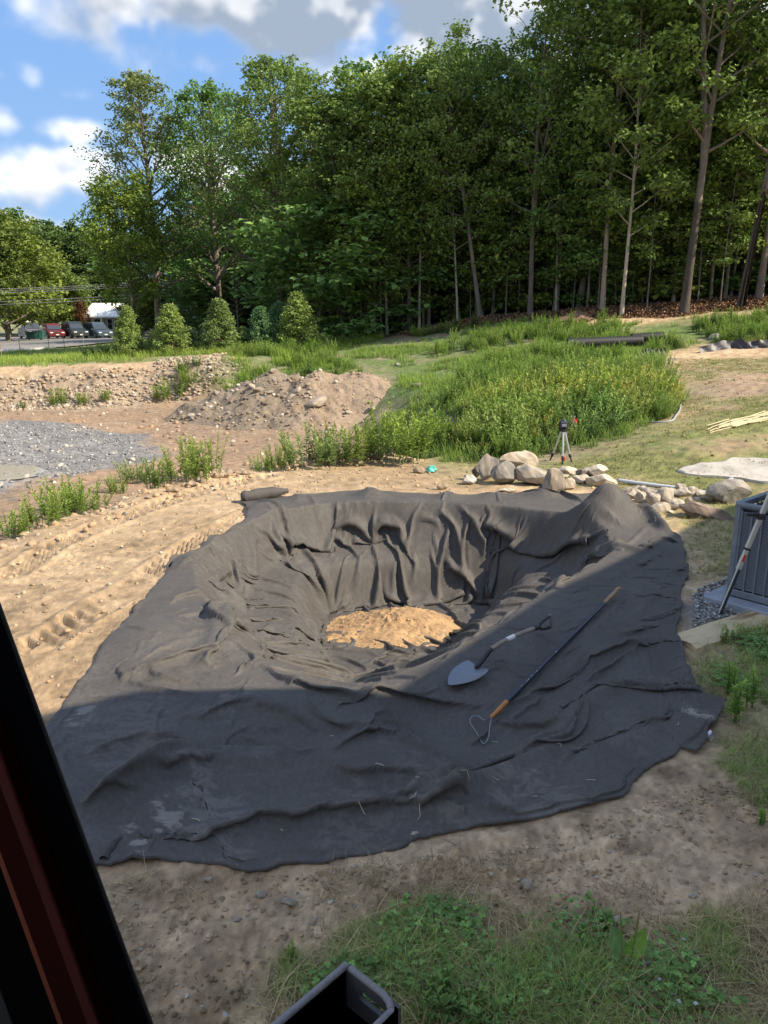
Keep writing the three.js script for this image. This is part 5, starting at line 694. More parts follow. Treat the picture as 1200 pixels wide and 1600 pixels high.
scatter('bent_straw', ['long bent dry stalks through the foreground grass'], 'straw', 950, 560, (R) => { const P = R() < 0.7 ? Z_.nearGrass : Z_.rightGrass, p = inBox(R, P); if (!p || !offLiner(...p, 0.02) || sdPoly(Z_.stones, ...p) < 0) return null; return { x: p[0], z: p[1], y: groundTop(...p), s: 0.7 + R() * 0.9, rx: (R() - 0.5) * 0.8, rz: (R() - 0.5) * 0.8 }; }, (R) => vary([1, 0.97, 0.92], R, 0.3), [tuftGeo(45, 5, 0.05, 0.09, 0.0016, 2.0, [0.40, 0.32, 0.18], [0.66, 0.54, 0.32])], M.grass);
scatter('straw_litter', ['dry straw and roots strewn over the bare soil in front'], 'straw', 2600, 57, (R) => { const p = inBox(R, NEARSOIL); if (!p || !offLiner(...p, 0.01)) return null; const n = fbm(p[0] * 2.2, p[1] * 2.2, 3, 571); if (n < -0.25 + R() * 0.4) return null; return { x: p[0], z: p[1], y: groundTop(...p), s: 0.5 + R() * 0.8, rx: (R() - 0.5) * 1.2, rz: (R() - 0.5) * 1.2 }; }, (R) => vary([0.9, 0.88, 0.85], R, 0.3), [nearT[2], tuftGeo(44, 5, 0.05, 0.06, 0.0014, 2.4, [0.22, 0.18, 0.11], [0.36, 0.3, 0.19])], M.grass);
function cloverGeo(seed) { const R = rng(seed), gb = new GB(); for (let i = 0; i < 34; i++) { const a = R() * 6.283, r = Math.sqrt(R()) * 0.085, h = 0.02 + R() * 0.045, x = Math.cos(a) * r, z = Math.sin(a) * r, t0 = R() * 6.283, c = vary([0.20, 0.33, 0.095], R, 0.4), tilt = V((R() - 0.5) * 0.7, 1, (R() - 0.5) * 0.7).normalize(); for (let k = 0; k < 3; k++) { const b = t0 + k * 2.094, d = V(Math.cos(b), 0.1, Math.sin(b)).projectOnPlane(tilt).normalize(), s = d.clone().cross(tilt), l = 0.0085 + R() * 0.005, P = (u, v, q = 0) => { const w = V(x, h, z).addScaledVector(d, u * l).addScaledVector(s, v * l).addScaledVector(tilt, q * l); return gb.v(w.x, w.y, w.z, c); }; const o = P(0, 0), p1 = P(0.45, 0.5, 0.12), p2 = P(0.95, 0.35, 0.08), p3 = P(0.95, -0.35, 0.08), p4 = P(0.45, -0.5, 0.12), m = P(0.88, 0); gb.tri(o, p1, m); gb.tri(p1, p2, m); gb.tri(o, m, p4); gb.tri(m, p3, p4); } } return gb.geo(); }
const cloverZones = [[880, 1480, 90, 55], [640, 1520, 70, 40], [770, 1560, 60, 35], [980, 1560, 80, 40], [560, 1560, 40, 20], [850, 1570, 60, 30], [1140, 1075, 30, 25], [1180, 1020, 20, 20], [700, 1470, 50, 25], [1080, 1540, 60, 40]].map(([x, y, w, h]) => [at2(x, y), at2(x + w, y), at2(x, y - h)]);
scatter('clover', ['clover leaves growing through the foreground grass'], 'clover', 130, 58, (R) => { const [c, a, b] = cloverZones[(R() * cloverZones.length) | 0], q = R() * 6.283, r = Math.sqrt(R()), x = c[0] + Math.cos(q) * r * Math.abs(a[0] - c[0]), z = c[1] + Math.sin(q) * r * Math.abs(b[1] - c[1]); if (!offLiner(x, z)) return null; return { x, z, y: groundTop(x, z), s: 0.8 + R() * 0.7, rx: 0, rz: 0 }; }, (R) => vary([1, 1.05, 1], R, 0.25), [cloverGeo(1)], M.grass);
// broad leaved weed with seed spikes
function bigLeaf(len, wid, c0, c1, arch) { const gb = new GB(), n = 12, m = 6; for (let i = 0; i <= n; i++) for (let k = 0; k <= m; k++) { const t = i / n, s = k / m * 2 - 1, w = wid * Math.pow(Math.sin(Math.PI * clamp(t * 0.86 + 0.12)), 0.8) * (t < 0.18 ? 0.25 + t * 2.5 : 1); gb.v(s * w, len * t * (1 - arch * 0.3 * t), len * arch * t * t + Math.abs(s) * w * 0.28 + 0.004 * Math.sin(t * 22 + Math.abs(s) * 4), mix3(c0, c1, Math.abs(s) < 0.2 ? 0.9 : clamp(0.2 + 0.3 * noise(t * 9, s * 5, 601))), s, t); } for (let i = 0; i < n; i++) for (let k = 0; k < m; k++) { const a = i * (m + 1) + k; gb.quad(a, a + 1, a + m + 2, a + m + 1); } return gb.geo(); }
{
  const p = at(978, 1518, groundTop), g = thing('broadleaf_weed', 'broad leaved weed with two upright leaves and two seed spikes', 'weed', [p.x, p.y, p.z]), k = pxSize(p);
  const add = (len, wid, a, b, arch, yaw, tiltx, tiltz, y = 0.02) => { const m = mesh('leaf', bigLeaf(len, wid, a, b, arch), M.grass, g); m.rotation.set(tiltx, yaw, tiltz, 'YXZ'); m.position.y = y; };
  add(0.175, 0.034, [0.17, 0.33, 0.11], [0.27, 0.43, 0.16], 0.2, 0.15, -0.5, 0.34, 0.03); add(0.17, 0.034, [0.20, 0.38, 0.06], [0.30, 0.47, 0.11], 0.15, -0.3, -0.45, -0.36, 0.03);
  const y = mesh('leaf', bigLeaf(0.085, 0.034, [0.52, 0.54, 0.10], [0.42, 0.48, 0.10], 0.5), M.grass, g); y.rotation.set(1.7, -0.2, 0.15, 'YXZ'); y.position.set(-0.012, 0.05, 0.01); tag(y, 'yellowed leaf hanging down');
  for (let i = 0; i < 7; i++) add(0.06 + 0.01 * (i % 3), 0.018, [0.15, 0.28, 0.07], [0.22, 0.36, 0.10], 0.7, i * 0.9, 0.7, 0, 0.012);
  for (const [x, tx] of [[-0.012, 0.14], [0.018, -0.08]]) { const pts = [0, 1, 2, 3, 4, 5].map((q) => V(x + tx * -0.19 * q / 5, 0.03 + q * 0.047, -0.01)); mesh('seed_spike', tube(pts, [0.0022, 0.0022, 0.0028, 0.0048, 0.0048, 0.002], 7), std(0.17, 0.20, 0.06), g); }
}
{ const R = rng(61), gb = new GB(); [[1012, 1520], [1019, 1526], [1028, 1547], [1048, 1570], [1059, 1582], [1085, 1586], [1040, 1526], [1066, 1484], [1008, 1521]].forEach(([x, y]) => { const p = at(x, y, groundTop); p.y += 0.05; for (let k = 0; k < 5; k++) { const a = k * 1.257 + R(); leafInto(gb, p, V(Math.cos(a), 0.35, Math.sin(a)).normalize(), V(0, 1, 0), 0.011, 0.0045, [0.75, 0.78, 0.85]); } }); tag(mesh('small_flowers', gb.geo(), M.grass), 'tiny white flowers in the grass at lower right', 'flowers', null, 'stuff'); }
const sprout = weedGeo(71, 3, 0.32, 0.04, 26, 0.075, [0.2, 0.36, 0.06], [0.36, 0.52, 0.12]), sprout2 = weedGeo(72, 7, 0.15, 0.06, 14, 0.06, [0.17, 0.30, 0.08], [0.28, 0.44, 0.13]);
[[1150, 1128, 0.95, 0, 'upright light green weed standing just behind the liner corner tip'], [1168, 1104, 0.85, 0, 'taller light green weed right of the one behind the liner tip'], [1140, 1088, 0.8, 0, 'light green weed nearest the liner right edge'], [1150, 1000, 0.5, 1, 'dark leafy weed at the corner of the edging beam'], [1130, 1005, 0.5, 0, 'thin seedling standing before the edging beam'], [1190, 1000, 0.6, 1, 'low leafy clump at right picture edge under the edging beam'], [715, 1590, 1.0, 1, 'leafy weed with long leaves at the bottom picture edge'], [745, 1598, 1.0, 1, 'leafy weed right of the long leaved one at bottom edge'], [930, 1456, 0.7, 1, 'small leafy weed left of the broad leaved weed'], [925, 1490, 0.7, 1, 'low leafy weed below the small one left of the broad leaf'], [455, 1500, 0.3, 0, 'spiky grass tuft above the tray'], [1190, 1290, 0.35, 0, 'grassy tuft at the right edge beside bare soil'], [690, 1585, 0.8, 1, 'leafy weed at bottom left of the long leaved one']]
  .forEach(([x, y, s, k, l], i) => plantThing('seedling', k ? sprout2 : sprout, x, y, s, l, 'weed', M.weed, i * 2.1, null, groundTop));
// leaf litter on the slope under the wood
const litterG = (() => { const R = rng(66), gb = new GB(); for (let i = 0; i < 14; i++) { const a = R() * 6.283, r = R() * 0.25; leafInto(gb, V(Math.cos(a) * r, 0.01 + R() * 0.05, Math.sin(a) * r), rdir(R).setY((R() - 0.5) * 0.5).normalize(), V(0, 1, 0), 0.1 + R() * 0.14, 0.02 + R() * 0.02, vary([0.24, 0.145, 0.085], R, 0.4)); } return gb.geo(); })();
scatter('wood_chips', ['reddish brown wood chips and leaf litter below the trees'], 'litter', 3000, 59, (R) => { const p = inBox(R, Z_.mulch); if (!p) return null; return { x: p[0], z: p[1], y: groundTop(...p), s: 0.6 + R() * 0.7, rx: 0, rz: 0 }; }, (R) => vary([1, 1, 1], R, 0.35), [litterG], M.pebble);
M.litter = M.pebble;
{ const p = at(905, 500), g = new GB(), n = 24; for (let j = 0; j <= 8; j++) for (let i = 0; i < n; i++) { const a = i / n * 6.283, r = j / 8, k = noise(Math.cos(a) * 3 + r * 2, Math.sin(a) * 3, 681); g.v(p.x + Math.cos(a) * r * 1.1, p.y + (1 - r) * 0.42 + k * 0.06 * (1 - r) - 0.03, p.z - 0.4 + Math.sin(a) * r * 0.9, mix3([0.27, 0.17, 0.11], [0.18, 0.105, 0.065], clamp(0.5 + k)), a, r); } for (let j = 0; j < 8; j++) for (let i = 0; i < n; i++) { const b = (i + 1) % n; g.quad(j * n + i, j * n + b, (j + 1) * n + b, (j + 1) * n + i); } tag(mesh('chip_heap', g.geo(), M.rock), 'small heap of brown wood chips at the wood edge', 'chip heap'); }

// ---------------------------------------------------------------- trees
M.bark = new THREE.MeshStandardMaterial({ vertexColors: true, map: scuff, roughness: 0.95 });
const leafMats = [leafMat(1, 1, 1, 0.45), leafMat(0.82, 0.98, 1.0, 0.42), leafMat(1.25, 1.12, 0.9, 0.46), leafMat(0.7, 0.85, 0.88, 0.4)];
function treeGeos(seed, o) {
  const R = rng(seed), { H, r, cb, Rc, limbs, leaf, per, twin = 0, lean = 0, shape = 0, flat = 0.45, dens = 1, cl = 1, bark = [0.2, 0.17, 0.14], c0 = [0.12, 0.205, 0.055], c1 = [0.30, 0.42, 0.105] } = o;
  const wood = new GB(), crown = new GB(), bk = (k) => vary(bark, R, 0.12);
  const wob = [R() * 6, R() * 6], P = (t, w = 0) => V(Math.sin(t * 3.1 + wob[0]) * 0.02 * H * t + lean * H * t * t + w * (t > 0.35 ? (t - 0.35) * 0.28 * H : 0), H * t, Math.cos(t * 2.7 + wob[1]) * 0.018 * H * t);
  const base = (w) => { const n = 12, pts = [], rr = []; for (let k = 0; k <= n; k++) { const t = k / n * 0.97; pts.push(P(t, w)); rr.push(r * (Math.pow(1 - t, 0.75) * 0.92 + 0.03 + (k === 0 ? 0.28 : 0))); } pts[0].y = -0.25; tubeInto(wood, pts, rr, 8, bk, false); };
  base(0); if (twin) base(twin);
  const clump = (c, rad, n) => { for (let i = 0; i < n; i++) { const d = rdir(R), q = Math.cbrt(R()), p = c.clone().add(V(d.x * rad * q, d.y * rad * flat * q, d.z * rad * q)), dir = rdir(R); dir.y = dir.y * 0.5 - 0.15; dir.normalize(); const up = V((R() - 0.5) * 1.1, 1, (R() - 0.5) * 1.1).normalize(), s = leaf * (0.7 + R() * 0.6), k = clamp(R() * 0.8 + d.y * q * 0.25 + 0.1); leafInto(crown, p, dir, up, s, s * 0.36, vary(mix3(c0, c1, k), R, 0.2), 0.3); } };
  for (let i = 0; i < limbs; i++) {
    const t = cb + (0.97 - cb) * Math.pow((i + R() * 0.8) / limbs, 0.9), u = (t - cb) / (1 - cb), az = i * 2.4 + R() * 0.9, prof = shape === 1 ? Math.sin(Math.PI * clamp(u * 0.68 + 0.32)) : shape === 2 ? Math.pow(1 - u, 0.88) + 0.04 : Math.pow(Math.sin(Math.PI * clamp(u * 0.86 + 0.1)), 0.7), len = Rc * prof * (shape === 2 ? 0.5 + R() * 0.75 : 0.65 + R() * 0.5) + 0.25 * leaf / 0.16 * cl, rise = shape === 2 ? 0.05 + R() * 0.2 : 0.25 + 0.75 * u + R() * 0.3, s = P(t, twin && i % 2 ? twin : 0), d = V(Math.cos(az), rise, Math.sin(az)).normalize();
    const Q = (q) => s.clone().addScaledVector(d, len * q).add(V(0, len * 0.12 * q * q * (shape === 2 ? -1 : 1), 0));
    const lr = r * (1 - t) * 0.5 + r * 0.06; if (len > 0.5) tubeInto(wood, [Q(0), Q(0.35), Q(0.7), Q(1)], [lr, lr * 0.7, lr * 0.4, lr * 0.12], 5, bk, false);
    const subs = Math.max(2, Math.round(len * 1.7));
    for (let k = 0; k < subs; k++) { const q = 0.3 + 0.7 * (k + R()) / subs, a2 = az + (R() - 0.5) * 2.4, l2 = len * (0.25 + R() * 0.3) * (1.15 - q * 0.6), e = Q(q).add(V(Math.cos(a2) * l2, l2 * (0.15 + R() * 0.5), Math.sin(a2) * l2)); if (len > 1) tubeInto(wood, [Q(q), Q(q).lerp(e, 0.5).add(V(0, 0.05, 0)), e], [lr * 0.3, lr * 0.2, lr * 0.06], 3, bk, false); if (R() < dens) { clump(e, (0.32 + len * 0.13 + R() * 0.25) * cl, per); if (R() < 0.6) clump(Q(q).lerp(e, 0.5), (0.3 + len * 0.08) * cl, per * 0.55 | 0); } }
    clump(Q(1), (0.3 + len * 0.1) * cl, per);
  }
  clump(P(0.98), 0.4 * cl, per); if (twin) clump(P(0.96, twin), 0.5, per);
  if (o.skirt) for (let i = 0; i < o.skirt; i++) { const a = R() * 6.283, q = Math.sqrt(R()) * Rc * 0.9; clump(V(Math.cos(a) * q, 0.25 + R() * 0.5, Math.sin(a) * q), 0.6, per); }
  return { wood: wood.geo(), crown: crown.geo(), H };
}
const KIND = {
  tallA: treeGeos(1, { H: 14, r: 0.135, cb: 0.2, Rc: 2.6, limbs: 42, leaf: 0.2, per: 30, dens: 0.8 }), tallB: treeGeos(2, { H: 14, r: 0.13, cb: 0.16, Rc: 2.4, limbs: 40, leaf: 0.2, per: 30, dens: 0.8, lean: 0.05 }), tallC: treeGeos(3, { H: 14, r: 0.15, cb: 0.3, Rc: 2.8, limbs: 38, leaf: 0.2, per: 30, lean: -0.06, dens: 0.8 }), tallD: treeGeos(4, { H: 14, r: 0.12, cb: 0.34, Rc: 2.4, limbs: 34, leaf: 0.2, per: 28, dens: 0.78 }),
  twin: treeGeos(5, { H: 14, r: 0.145, cb: 0.3, Rc: 2.7, limbs: 42, leaf: 0.2, per: 30, dens: 0.8, twin: 0.55 }), fork: treeGeos(6, { H: 15, r: 0.165, cb: 0.34, Rc: 3.0, limbs: 42, leaf: 0.2, per: 28, twin: -0.7, lean: 0.07, dens: 0.85 }),
  thin: treeGeos(7, { H: 10, r: 0.075, cb: 0.25, Rc: 1.8, limbs: 30, leaf: 0.2, per: 38, bark: [0.25, 0.225, 0.19] }), thinB: treeGeos(8, { H: 9, r: 0.06, cb: 0.3, Rc: 1.8, limbs: 28, leaf: 0.19, per: 38, lean: 0.05, bark: [0.22, 0.2, 0.17] }),
  oakA: treeGeos(9, { H: 16, r: 0.3, cb: 0.22, Rc: 3.9, limbs: 50, leaf: 0.21, per: 34, dens: 0.9, shape: 1, c0: [0.13, 0.19, 0.065], c1: [0.32, 0.38, 0.13] }), oakB: treeGeos(10, { H: 15, r: 0.34, cb: 0.2, Rc: 4.5, limbs: 54, leaf: 0.22, per: 34, dens: 0.85, shape: 1, twin: 0.35 }),
  sapling: treeGeos(11, { H: 4.5, r: 0.03, cb: 0.3, Rc: 1.3, limbs: 15, leaf: 0.15, per: 26, flat: 0.25, c1: [0.28, 0.42, 0.085] }), saplingB: treeGeos(12, { H: 5.5, r: 0.032, cb: 0.22, Rc: 1.5, limbs: 18, leaf: 0.15, per: 26, flat: 0.22, lean: 0.06, c1: [0.28, 0.42, 0.085] }),
  under: treeGeos(13, { H: 5, r: 0.05, cb: 0.06, Rc: 2.2, limbs: 34, leaf: 0.22, per: 36, shape: 1, skirt: 26, c0: [0.09, 0.17, 0.04] }),
  round: treeGeos(14, { H: 10, r: 0.2, cb: 0.05, Rc: 3.6, limbs: 46, leaf: 0.34, per: 30, shape: 1, c0: [0.11, 0.18, 0.04], c1: [0.27, 0.37, 0.075] }), roundB: treeGeos(15, { H: 13, r: 0.22, cb: 0.05, Rc: 3.9, limbs: 48, leaf: 0.36, per: 30, shape: 0, c0: [0.085, 0.15, 0.04], c1: [0.2, 0.29, 0.07] }),
  maple: treeGeos(19, { H: 9, r: 0.12, cb: 0.26, Rc: 2.9, limbs: 40, leaf: 0.22, per: 40, c1: [0.22, 0.33, 0.06] }),
  bare: treeGeos(16, { H: 6, r: 0.07, cb: 0.2, Rc: 1.6, limbs: 60, leaf: 0.05, per: 1, bark: [0.24, 0.2, 0.18] }),
  conifer: treeGeos(17, { H: 2.2, r: 0.04, cb: 0.03, Rc: 0.95, limbs: 120, leaf: 0.085, per: 24, shape: 2, flat: 0.5, cl: 0.36, c0: [0.15, 0.24, 0.075], c1: [0.33, 0.46, 0.16], bark: [0.12, 0.09, 0.06] }), coniferB: treeGeos(18, { H: 2.2, r: 0.04, cb: 0.03, Rc: 0.8, limbs: 115, leaf: 0.085, per: 24, shape: 2, flat: 0.55, cl: 0.36, c0: [0.13, 0.22, 0.085], c1: [0.27, 0.39, 0.16], bark: [0.12, 0.09, 0.06] }),
};
function tree(name, kind, x, z, o, label, cat = 'tree', group) {
  const k = KIND[kind], t = thing(name, label, cat, [x, land(x, z), z], o.turn || 0, group), s = (o.h || k.H) / k.H; t.scale.set(s * (o.w || 1), s, s * (o.w || 1)); t.rotation.x = o.tx || 0; t.rotation.z = o.tz || 0; t.rotation.order = 'ZXY';
  mesh('trunk', k.wood, o.bark || M.bark, t); mesh('crown', k.crown, leafMats[o.m ?? 0], t); return t;
}
const xAt = (px, z) => { const y = land((px - 600) / FPX * (z * CP), -z); let x = 0; for (let i = 0; i < 3; i++) { const zc = z * CP + (CAM_H - land(x, -z)) * SP; x = (px - 600) / FPX * zc; } return x; };
const palebark = new THREE.MeshStandardMaterial({ vertexColors: true, map: scuff, color: new THREE.Color(1.9, 1.85, 1.75), roughness: 0.95 });
// the trees that stand out along the front of the wood: pixel column, distance, kind, height, lean
[[250, 50, 'oakA', 15.6, { w: 0.92, turn: 0.4 }, 'tall loose crowned tree standing apart at the left end of the wood'],
 [440, 44, 'oakB', 14.0, { w: 0.9, turn: 2.0, m: 0 }, 'broad dark oak with a double trunk behind the small conifers'], [345, 50, 'oakB', 14.6, { w: 0.85, turn: 4.2, m: 1 }, 'wide crowned tree between the loose left tree and the dark oak'], [212, 47, 'maple', 8.6, { m: 2, turn: 1, w: 0.9 }, 'low dense maple filling in below the loose left tree'],
 [500, 40, 'tallA', 11.4, { turn: 1.1, w: 1.15 }, 'full leafed tree right of the dark oak'], [550, 39, 'tallB', 11.2, { turn: 3, w: 1.15, tz: 0.05 }, 'tree with a slightly leaning trunk at the low corner of the wood'], [585, 38.5, 'thin', 11, { bark: palebark, turn: 2 }, 'slim pale trunk tree left of the twin pale ones'], [605, 38, 'thin', 10.5, { bark: palebark, turn: 4, tz: 0.02 }, 'thin straight pale trunk in the lower wood'], [640, 38, 'tallA', 11.4, { turn: 5, w: 1.1, m: 2 }, 'tall sunlit tree above the middle of the slope'], [655, 37.5, 'thinB', 10.5, { bark: palebark, tz: 0.03 }, 'pale slanting thin trunk right of the tall sunlit tree'], [670, 38.5, 'tallD', 10.8, { turn: 2.2 }, 'straight dark trunk tree just left of the leaning tree'], [715, 37, 'thinB', 9, { bark: palebark, tz: 0.03, turn: 3 }, 'thin pale sapling trunk left of the leaning tree'],
 [750, 36.5, 'tallC', 11.2, { tz: 0.14, turn: 0.6 }, 'big tree whose trunk leans strongly to the left'], [770, 38, 'tallD', 11, { turn: 4, w: 0.9 }, 'straight tree right of the leaning one'], [828, 35.5, 'twin', 13.2, { turn: 0, w: 0.95 }, 'twin trunked tree near the middle of the wood edge'], [868, 36, 'tallB', 14.4, { turn: 1.2, tz: -0.04 }, 'tree leaning slightly right beside the twin trunk'], [905, 36, 'tallC', 14.6, { turn: 2.6, tz: -0.05 }, 'dark leaning tree behind the chip heap'], [941, 34, 'tallD', 15, { bark: palebark, turn: 5.1, w: 0.9, tz: 0.02 }, 'pale grey trunk rising beside the chip heap'], [971, 32.5, 'thin', 11.5, { bark: palebark, turn: 0.4 }, 'slender pale trunk standing out in front of the wood'], [988, 36.5, 'tallA', 16, { turn: 3.3 }, 'dark thick trunk behind the slender pale one'], [1052, 35.5, 'thin', 11, { turn: 2.8, bark: palebark }, 'grey thin trunk left of the big forked tree'],
 [1068, 31.5, 'fork', 17, { turn: 0, w: 0.95, tz: -0.03 }, 'big forked tree with a dark curving trunk at right'], [1132, 35, 'thinB', 11, { tz: -0.06, turn: 2 }, 'thin trunk leaning right between the two big right trees'], [1157, 31.5, 'twin', 17, { tz: -0.10, turn: 0.3, w: 0.9 }, 'big twin trunk tree leaning right near the picture edge'], [1185, 33, 'tallA', 16, { turn: 2.2 }, 'tall tree at the right picture edge'], [1010, 33.6, 'saplingB', 6.5, { turn: 1 }, 'leafy sapling among the chips before the dark thick trunk'], [1090, 34, 'saplingB', 6, { turn: 2.4 }, 'leafy sapling right of the big forked tree'], [735, 37.6, 'saplingB', 5, { turn: 3.4 }, 'bushy sapling below the leaning tree'], [790, 36.5, 'saplingB', 5.5, { turn: 5 }, 'leafy sapling left of the twin trunk'], [895, 35.6, 'saplingB', 5, { turn: 0.9 }, 'light green sapling right of the twin trunk'], [570, 38.3, 'sapling', 4.5, { turn: 2 }, 'light green sapling in the low corner of the wood'], [630, 38.2, 'saplingB', 4.6, { turn: 2.9 }, 'drooping sapling over the top of the slope'], [1125, 32.8, 'saplingB', 5.5, { turn: 4.4 }, 'leafy sapling before the leaning twin trunk'],
].forEach(([px, z, k, h, o, l]) => tree('forest_tree', k, xAt(px, z), -z, { h, ...o }, l));
// the body of the wood behind them
{
  const R = rng(404); let n = 0;
  const kinds = ['tallA', 'tallB', 'tallC', 'tallD', 'twin', 'tallA', 'tallB'];
  for (let row = 0; row < 3; row++) for (let px = 470 + row * 13; px < 1210; px += 92 + R() * 60) { const z = 41 + row * 5.5 + R() * 4 - (px > 850 ? 3 : 0), gap = px > 670 && px < 770 ? 0.7 : 1, hh = (px > 800 ? 13 : 9.4) * (0.8 + R() * 0.24) * (row > 1 ? 0.92 : 1) * gap; tree('wood_tree', kinds[n % 7], xAt(px, z), -z, { h: hh, turn: R() * 6.28, w: 1.05 + R() * 0.3, m: [0, 1, 2, 0, 2][(R() * 5) | 0], tz: (R() - 0.5) * 0.08 }, 'forest tree in the deep rows of the wood behind the edge', 'tree', 'trees deep in the wood'); n++; }
  for (let px = 490; px < 1270; px += 6 + R() * 5) { const z = 39 + R() * R() * 20 - (px > 850 ? 3 : 0); tree('undergrowth_tree', ['under', 'sapling', 'saplingB', 'under'][(R() * 4) | 0], xAt(px, z), -z, { h: 2.4 + R() * R() * 6, turn: R() * 6.28, w: 1.1 + R() * 0.5, m: [0, 1, 2, 2][(R() * 4) | 0] }, 'young undergrowth tree in the shade of the wood', 'tree', 'undergrowth trees inside the wood'); }
  for (let px = 500; px < 1220; px += 24 + R() * 18) { const z = 36.6 + R() * 3.5 - (px > 850 ? 2.6 : 0); tree('edge_sapling', R() < 0.5 ? 'sapling' : 'saplingB', xAt(px, z), -z, { h: 2.5 + R() * 5, turn: R() * 6.28, w: 1.0 + R() * 0.4, m: [0, 2, 2][(R() * 3) | 0] }, 'light green leafy sapling at the front of the wood', 'tree', 'leafy saplings along the wood edge'); }
  for (let px = 545; px < 1230; px += 30 + R() * 22) { const z = 37.6 + R() * 4 - (px > 850 ? 2.6 : 0); tree('slim_tree', R() < 0.5 ? 'thin' : 'thinB', xAt(px, z), -z, { h: 8 + R() * 4, w: 0.9, turn: R() * 6.28, tz: (R() - 0.5) * 0.12, bark: R() < 0.4 ? palebark : M.bark, m: [0, 1][(R() * 2) | 0] }, 'slim young trunk among the front rows of the wood', 'tree', 'slim trunks in the front of the wood'); }
}
{ const R = rng(505); for (let k = 0; k < 96; k++) { const far = k % 2, x = mix(far ? -14 : -4, far ? 58 : 40, (k + R()) / 96), z = far ? -64 - R() * 16 : -52 - R() * 8; tree('far_undergrowth', 'under', x, z, { h: far ? 7 + R() * 6 : 4.5 + R() * 3, w: 1.4 + R() * 0.5, turn: R() * 6.28, m: [0, 3, 1][(R() * 3) | 0] }, 'bushy tree at the dim far side of the wood', 'tree', 'bushy trees at the far side of the wood'); } }
// small conifers along the bank
[[203, 33, 'conifer', 2.0, 0.72, 'narrow bright young conifer at the left of the conifer row'], [270, 33, 'conifer', 1.95, 1.0, 'roundest young conifer, second in the row'], [345, 33.5, 'coniferB', 2.1, 1.0, 'young conifer in the middle of the row'], [410, 34, 'coniferB', 1.75, 1.0, 'small bluish conifer fourth in the row'], [467, 34, 'conifer', 2.3, 0.95, 'pointed dark conifer at the right end of the row'], [381, 34, 'coniferB', 1.0, 1.1, 'tiny conifer between the middle and the bluish one'], [440, 36, 'coniferB', 1.9, 1.1, 'conifer half hidden behind the pointed dark one']]
  .forEach(([px, z, k, h, w, l], i) => tree('young_conifer', k, xAt(px, z), -z, { h: h * 1.05, w, turn: i * 2, m: i === 3 || i === 6 ? 1 : 2 }, l, 'conifer'));
const bramble = weedGeo(81, 30, 0.9, 0.9, 46, 0.16, [0.04, 0.08, 0.03], [0.08, 0.14, 0.045]);
[[150, 34, 0.6, 'dark low bramble left of the narrow conifer'], [185, 33.6, 0.6, 'dark bramble at the foot of the narrow conifer'], [235, 34.5, 1.1, 'dark shrub between the first two conifers'], [307, 35, 1.2, 'dark shrub between second and third conifer'], [322, 36, 1.4, 'taller dark shrub behind the middle conifer']].forEach(([px, z, s, l]) => { const x = xAt(px, z), m = mesh('bramble', bramble, M.weed); m.position.set(x, land(x, -z) - 0.05, -z); m.scale.setScalar(s); m.rotation.y = px; tag(m, l, 'bramble'); });
// trees over by the car park
[[-30, 75, 'roundB', 12, 2, 'bright yellow green tree at the left picture edge'], [14, 80, 'round', 11.5, 2, 'bright green rounded tree above the pickup'], [62, 102, 'round', 11, 2, 'bright lower tree above the green dumpster'], [222, 72, 'round', 4.4, 2, 'small yellow green tree in front of the white building'], [245, 76, 'round', 4.6, 2, 'yellow green bush tree by the tall left trunk'], [15, 118, 'roundB', 16, 1, 'pale poplar like tree at far left skyline'], [50, 118, 'roundB', 14.5, 2, 'rounded skyline tree right of the pale one'], [85, 112, 'roundB', 13.5, 0, 'dense green tree behind the red car'], [118, 115, 'roundB', 14, 3, 'darker tree on the skyline behind the cars'], [150, 112, 'roundB', 12.6, 0, 'skyline tree above the white roof'], [178, 116, 'roundB', 13, 3, 'bluish dark tree right on the skyline'], [210, 114, 'roundB', 13, 0, 'tree behind the right half of the white building'], [90, 103, 'round', 9, 0, 'low leafy tree behind the dark van'], [300, 95, 'roundB', 11, 0, 'far tree seen under the loose left tree'], [365, 90, 'roundB', 10, 2, 'sunny far tree seen through the gap between the oaks'], [395, 95, 'roundB', 11, 2, 'sunny far tree in the right of the gap between the oaks'], [430, 85, 'roundB', 9, 1, 'far tree behind the dark oak trunk'], [480, 70, 'roundB', 8, 3, 'dark far tree behind the end of the wood'], [530, 66, 'roundB', 8.5, 3, 'dark tree behind the low corner of the wood'], [270, 100, 'round', 7, 0, 'low far tree behind the building right end'], [330, 105, 'roundB', 11, 1, 'far tree behind the parked cars under the trees'], [-80, 110, 'roundB', 15, 0, 'far tree beyond the left picture edge']]
  .forEach(([px, z, k, h, m, l], i) => tree('far_tree', k, xAt(px, z), -z, { h, m, turn: i * 1.7, w: 1.15 }, l));
{ const x = xAt(130, 97); tree('copper_tree', 'round', x, -97, { h: 4.4, w: 0.55, turn: 2 }, 'small reddish brown leaved tree beside the white building').children[1].material = leafMat(0.75, 0.26, 0.42, 0.2); const y = xAt(373, 60); tree('bare_tree', 'bare', y, -60, { h: 5.5, w: 1.1 }, 'bare grey dead tree in the gap between the oaks'); }

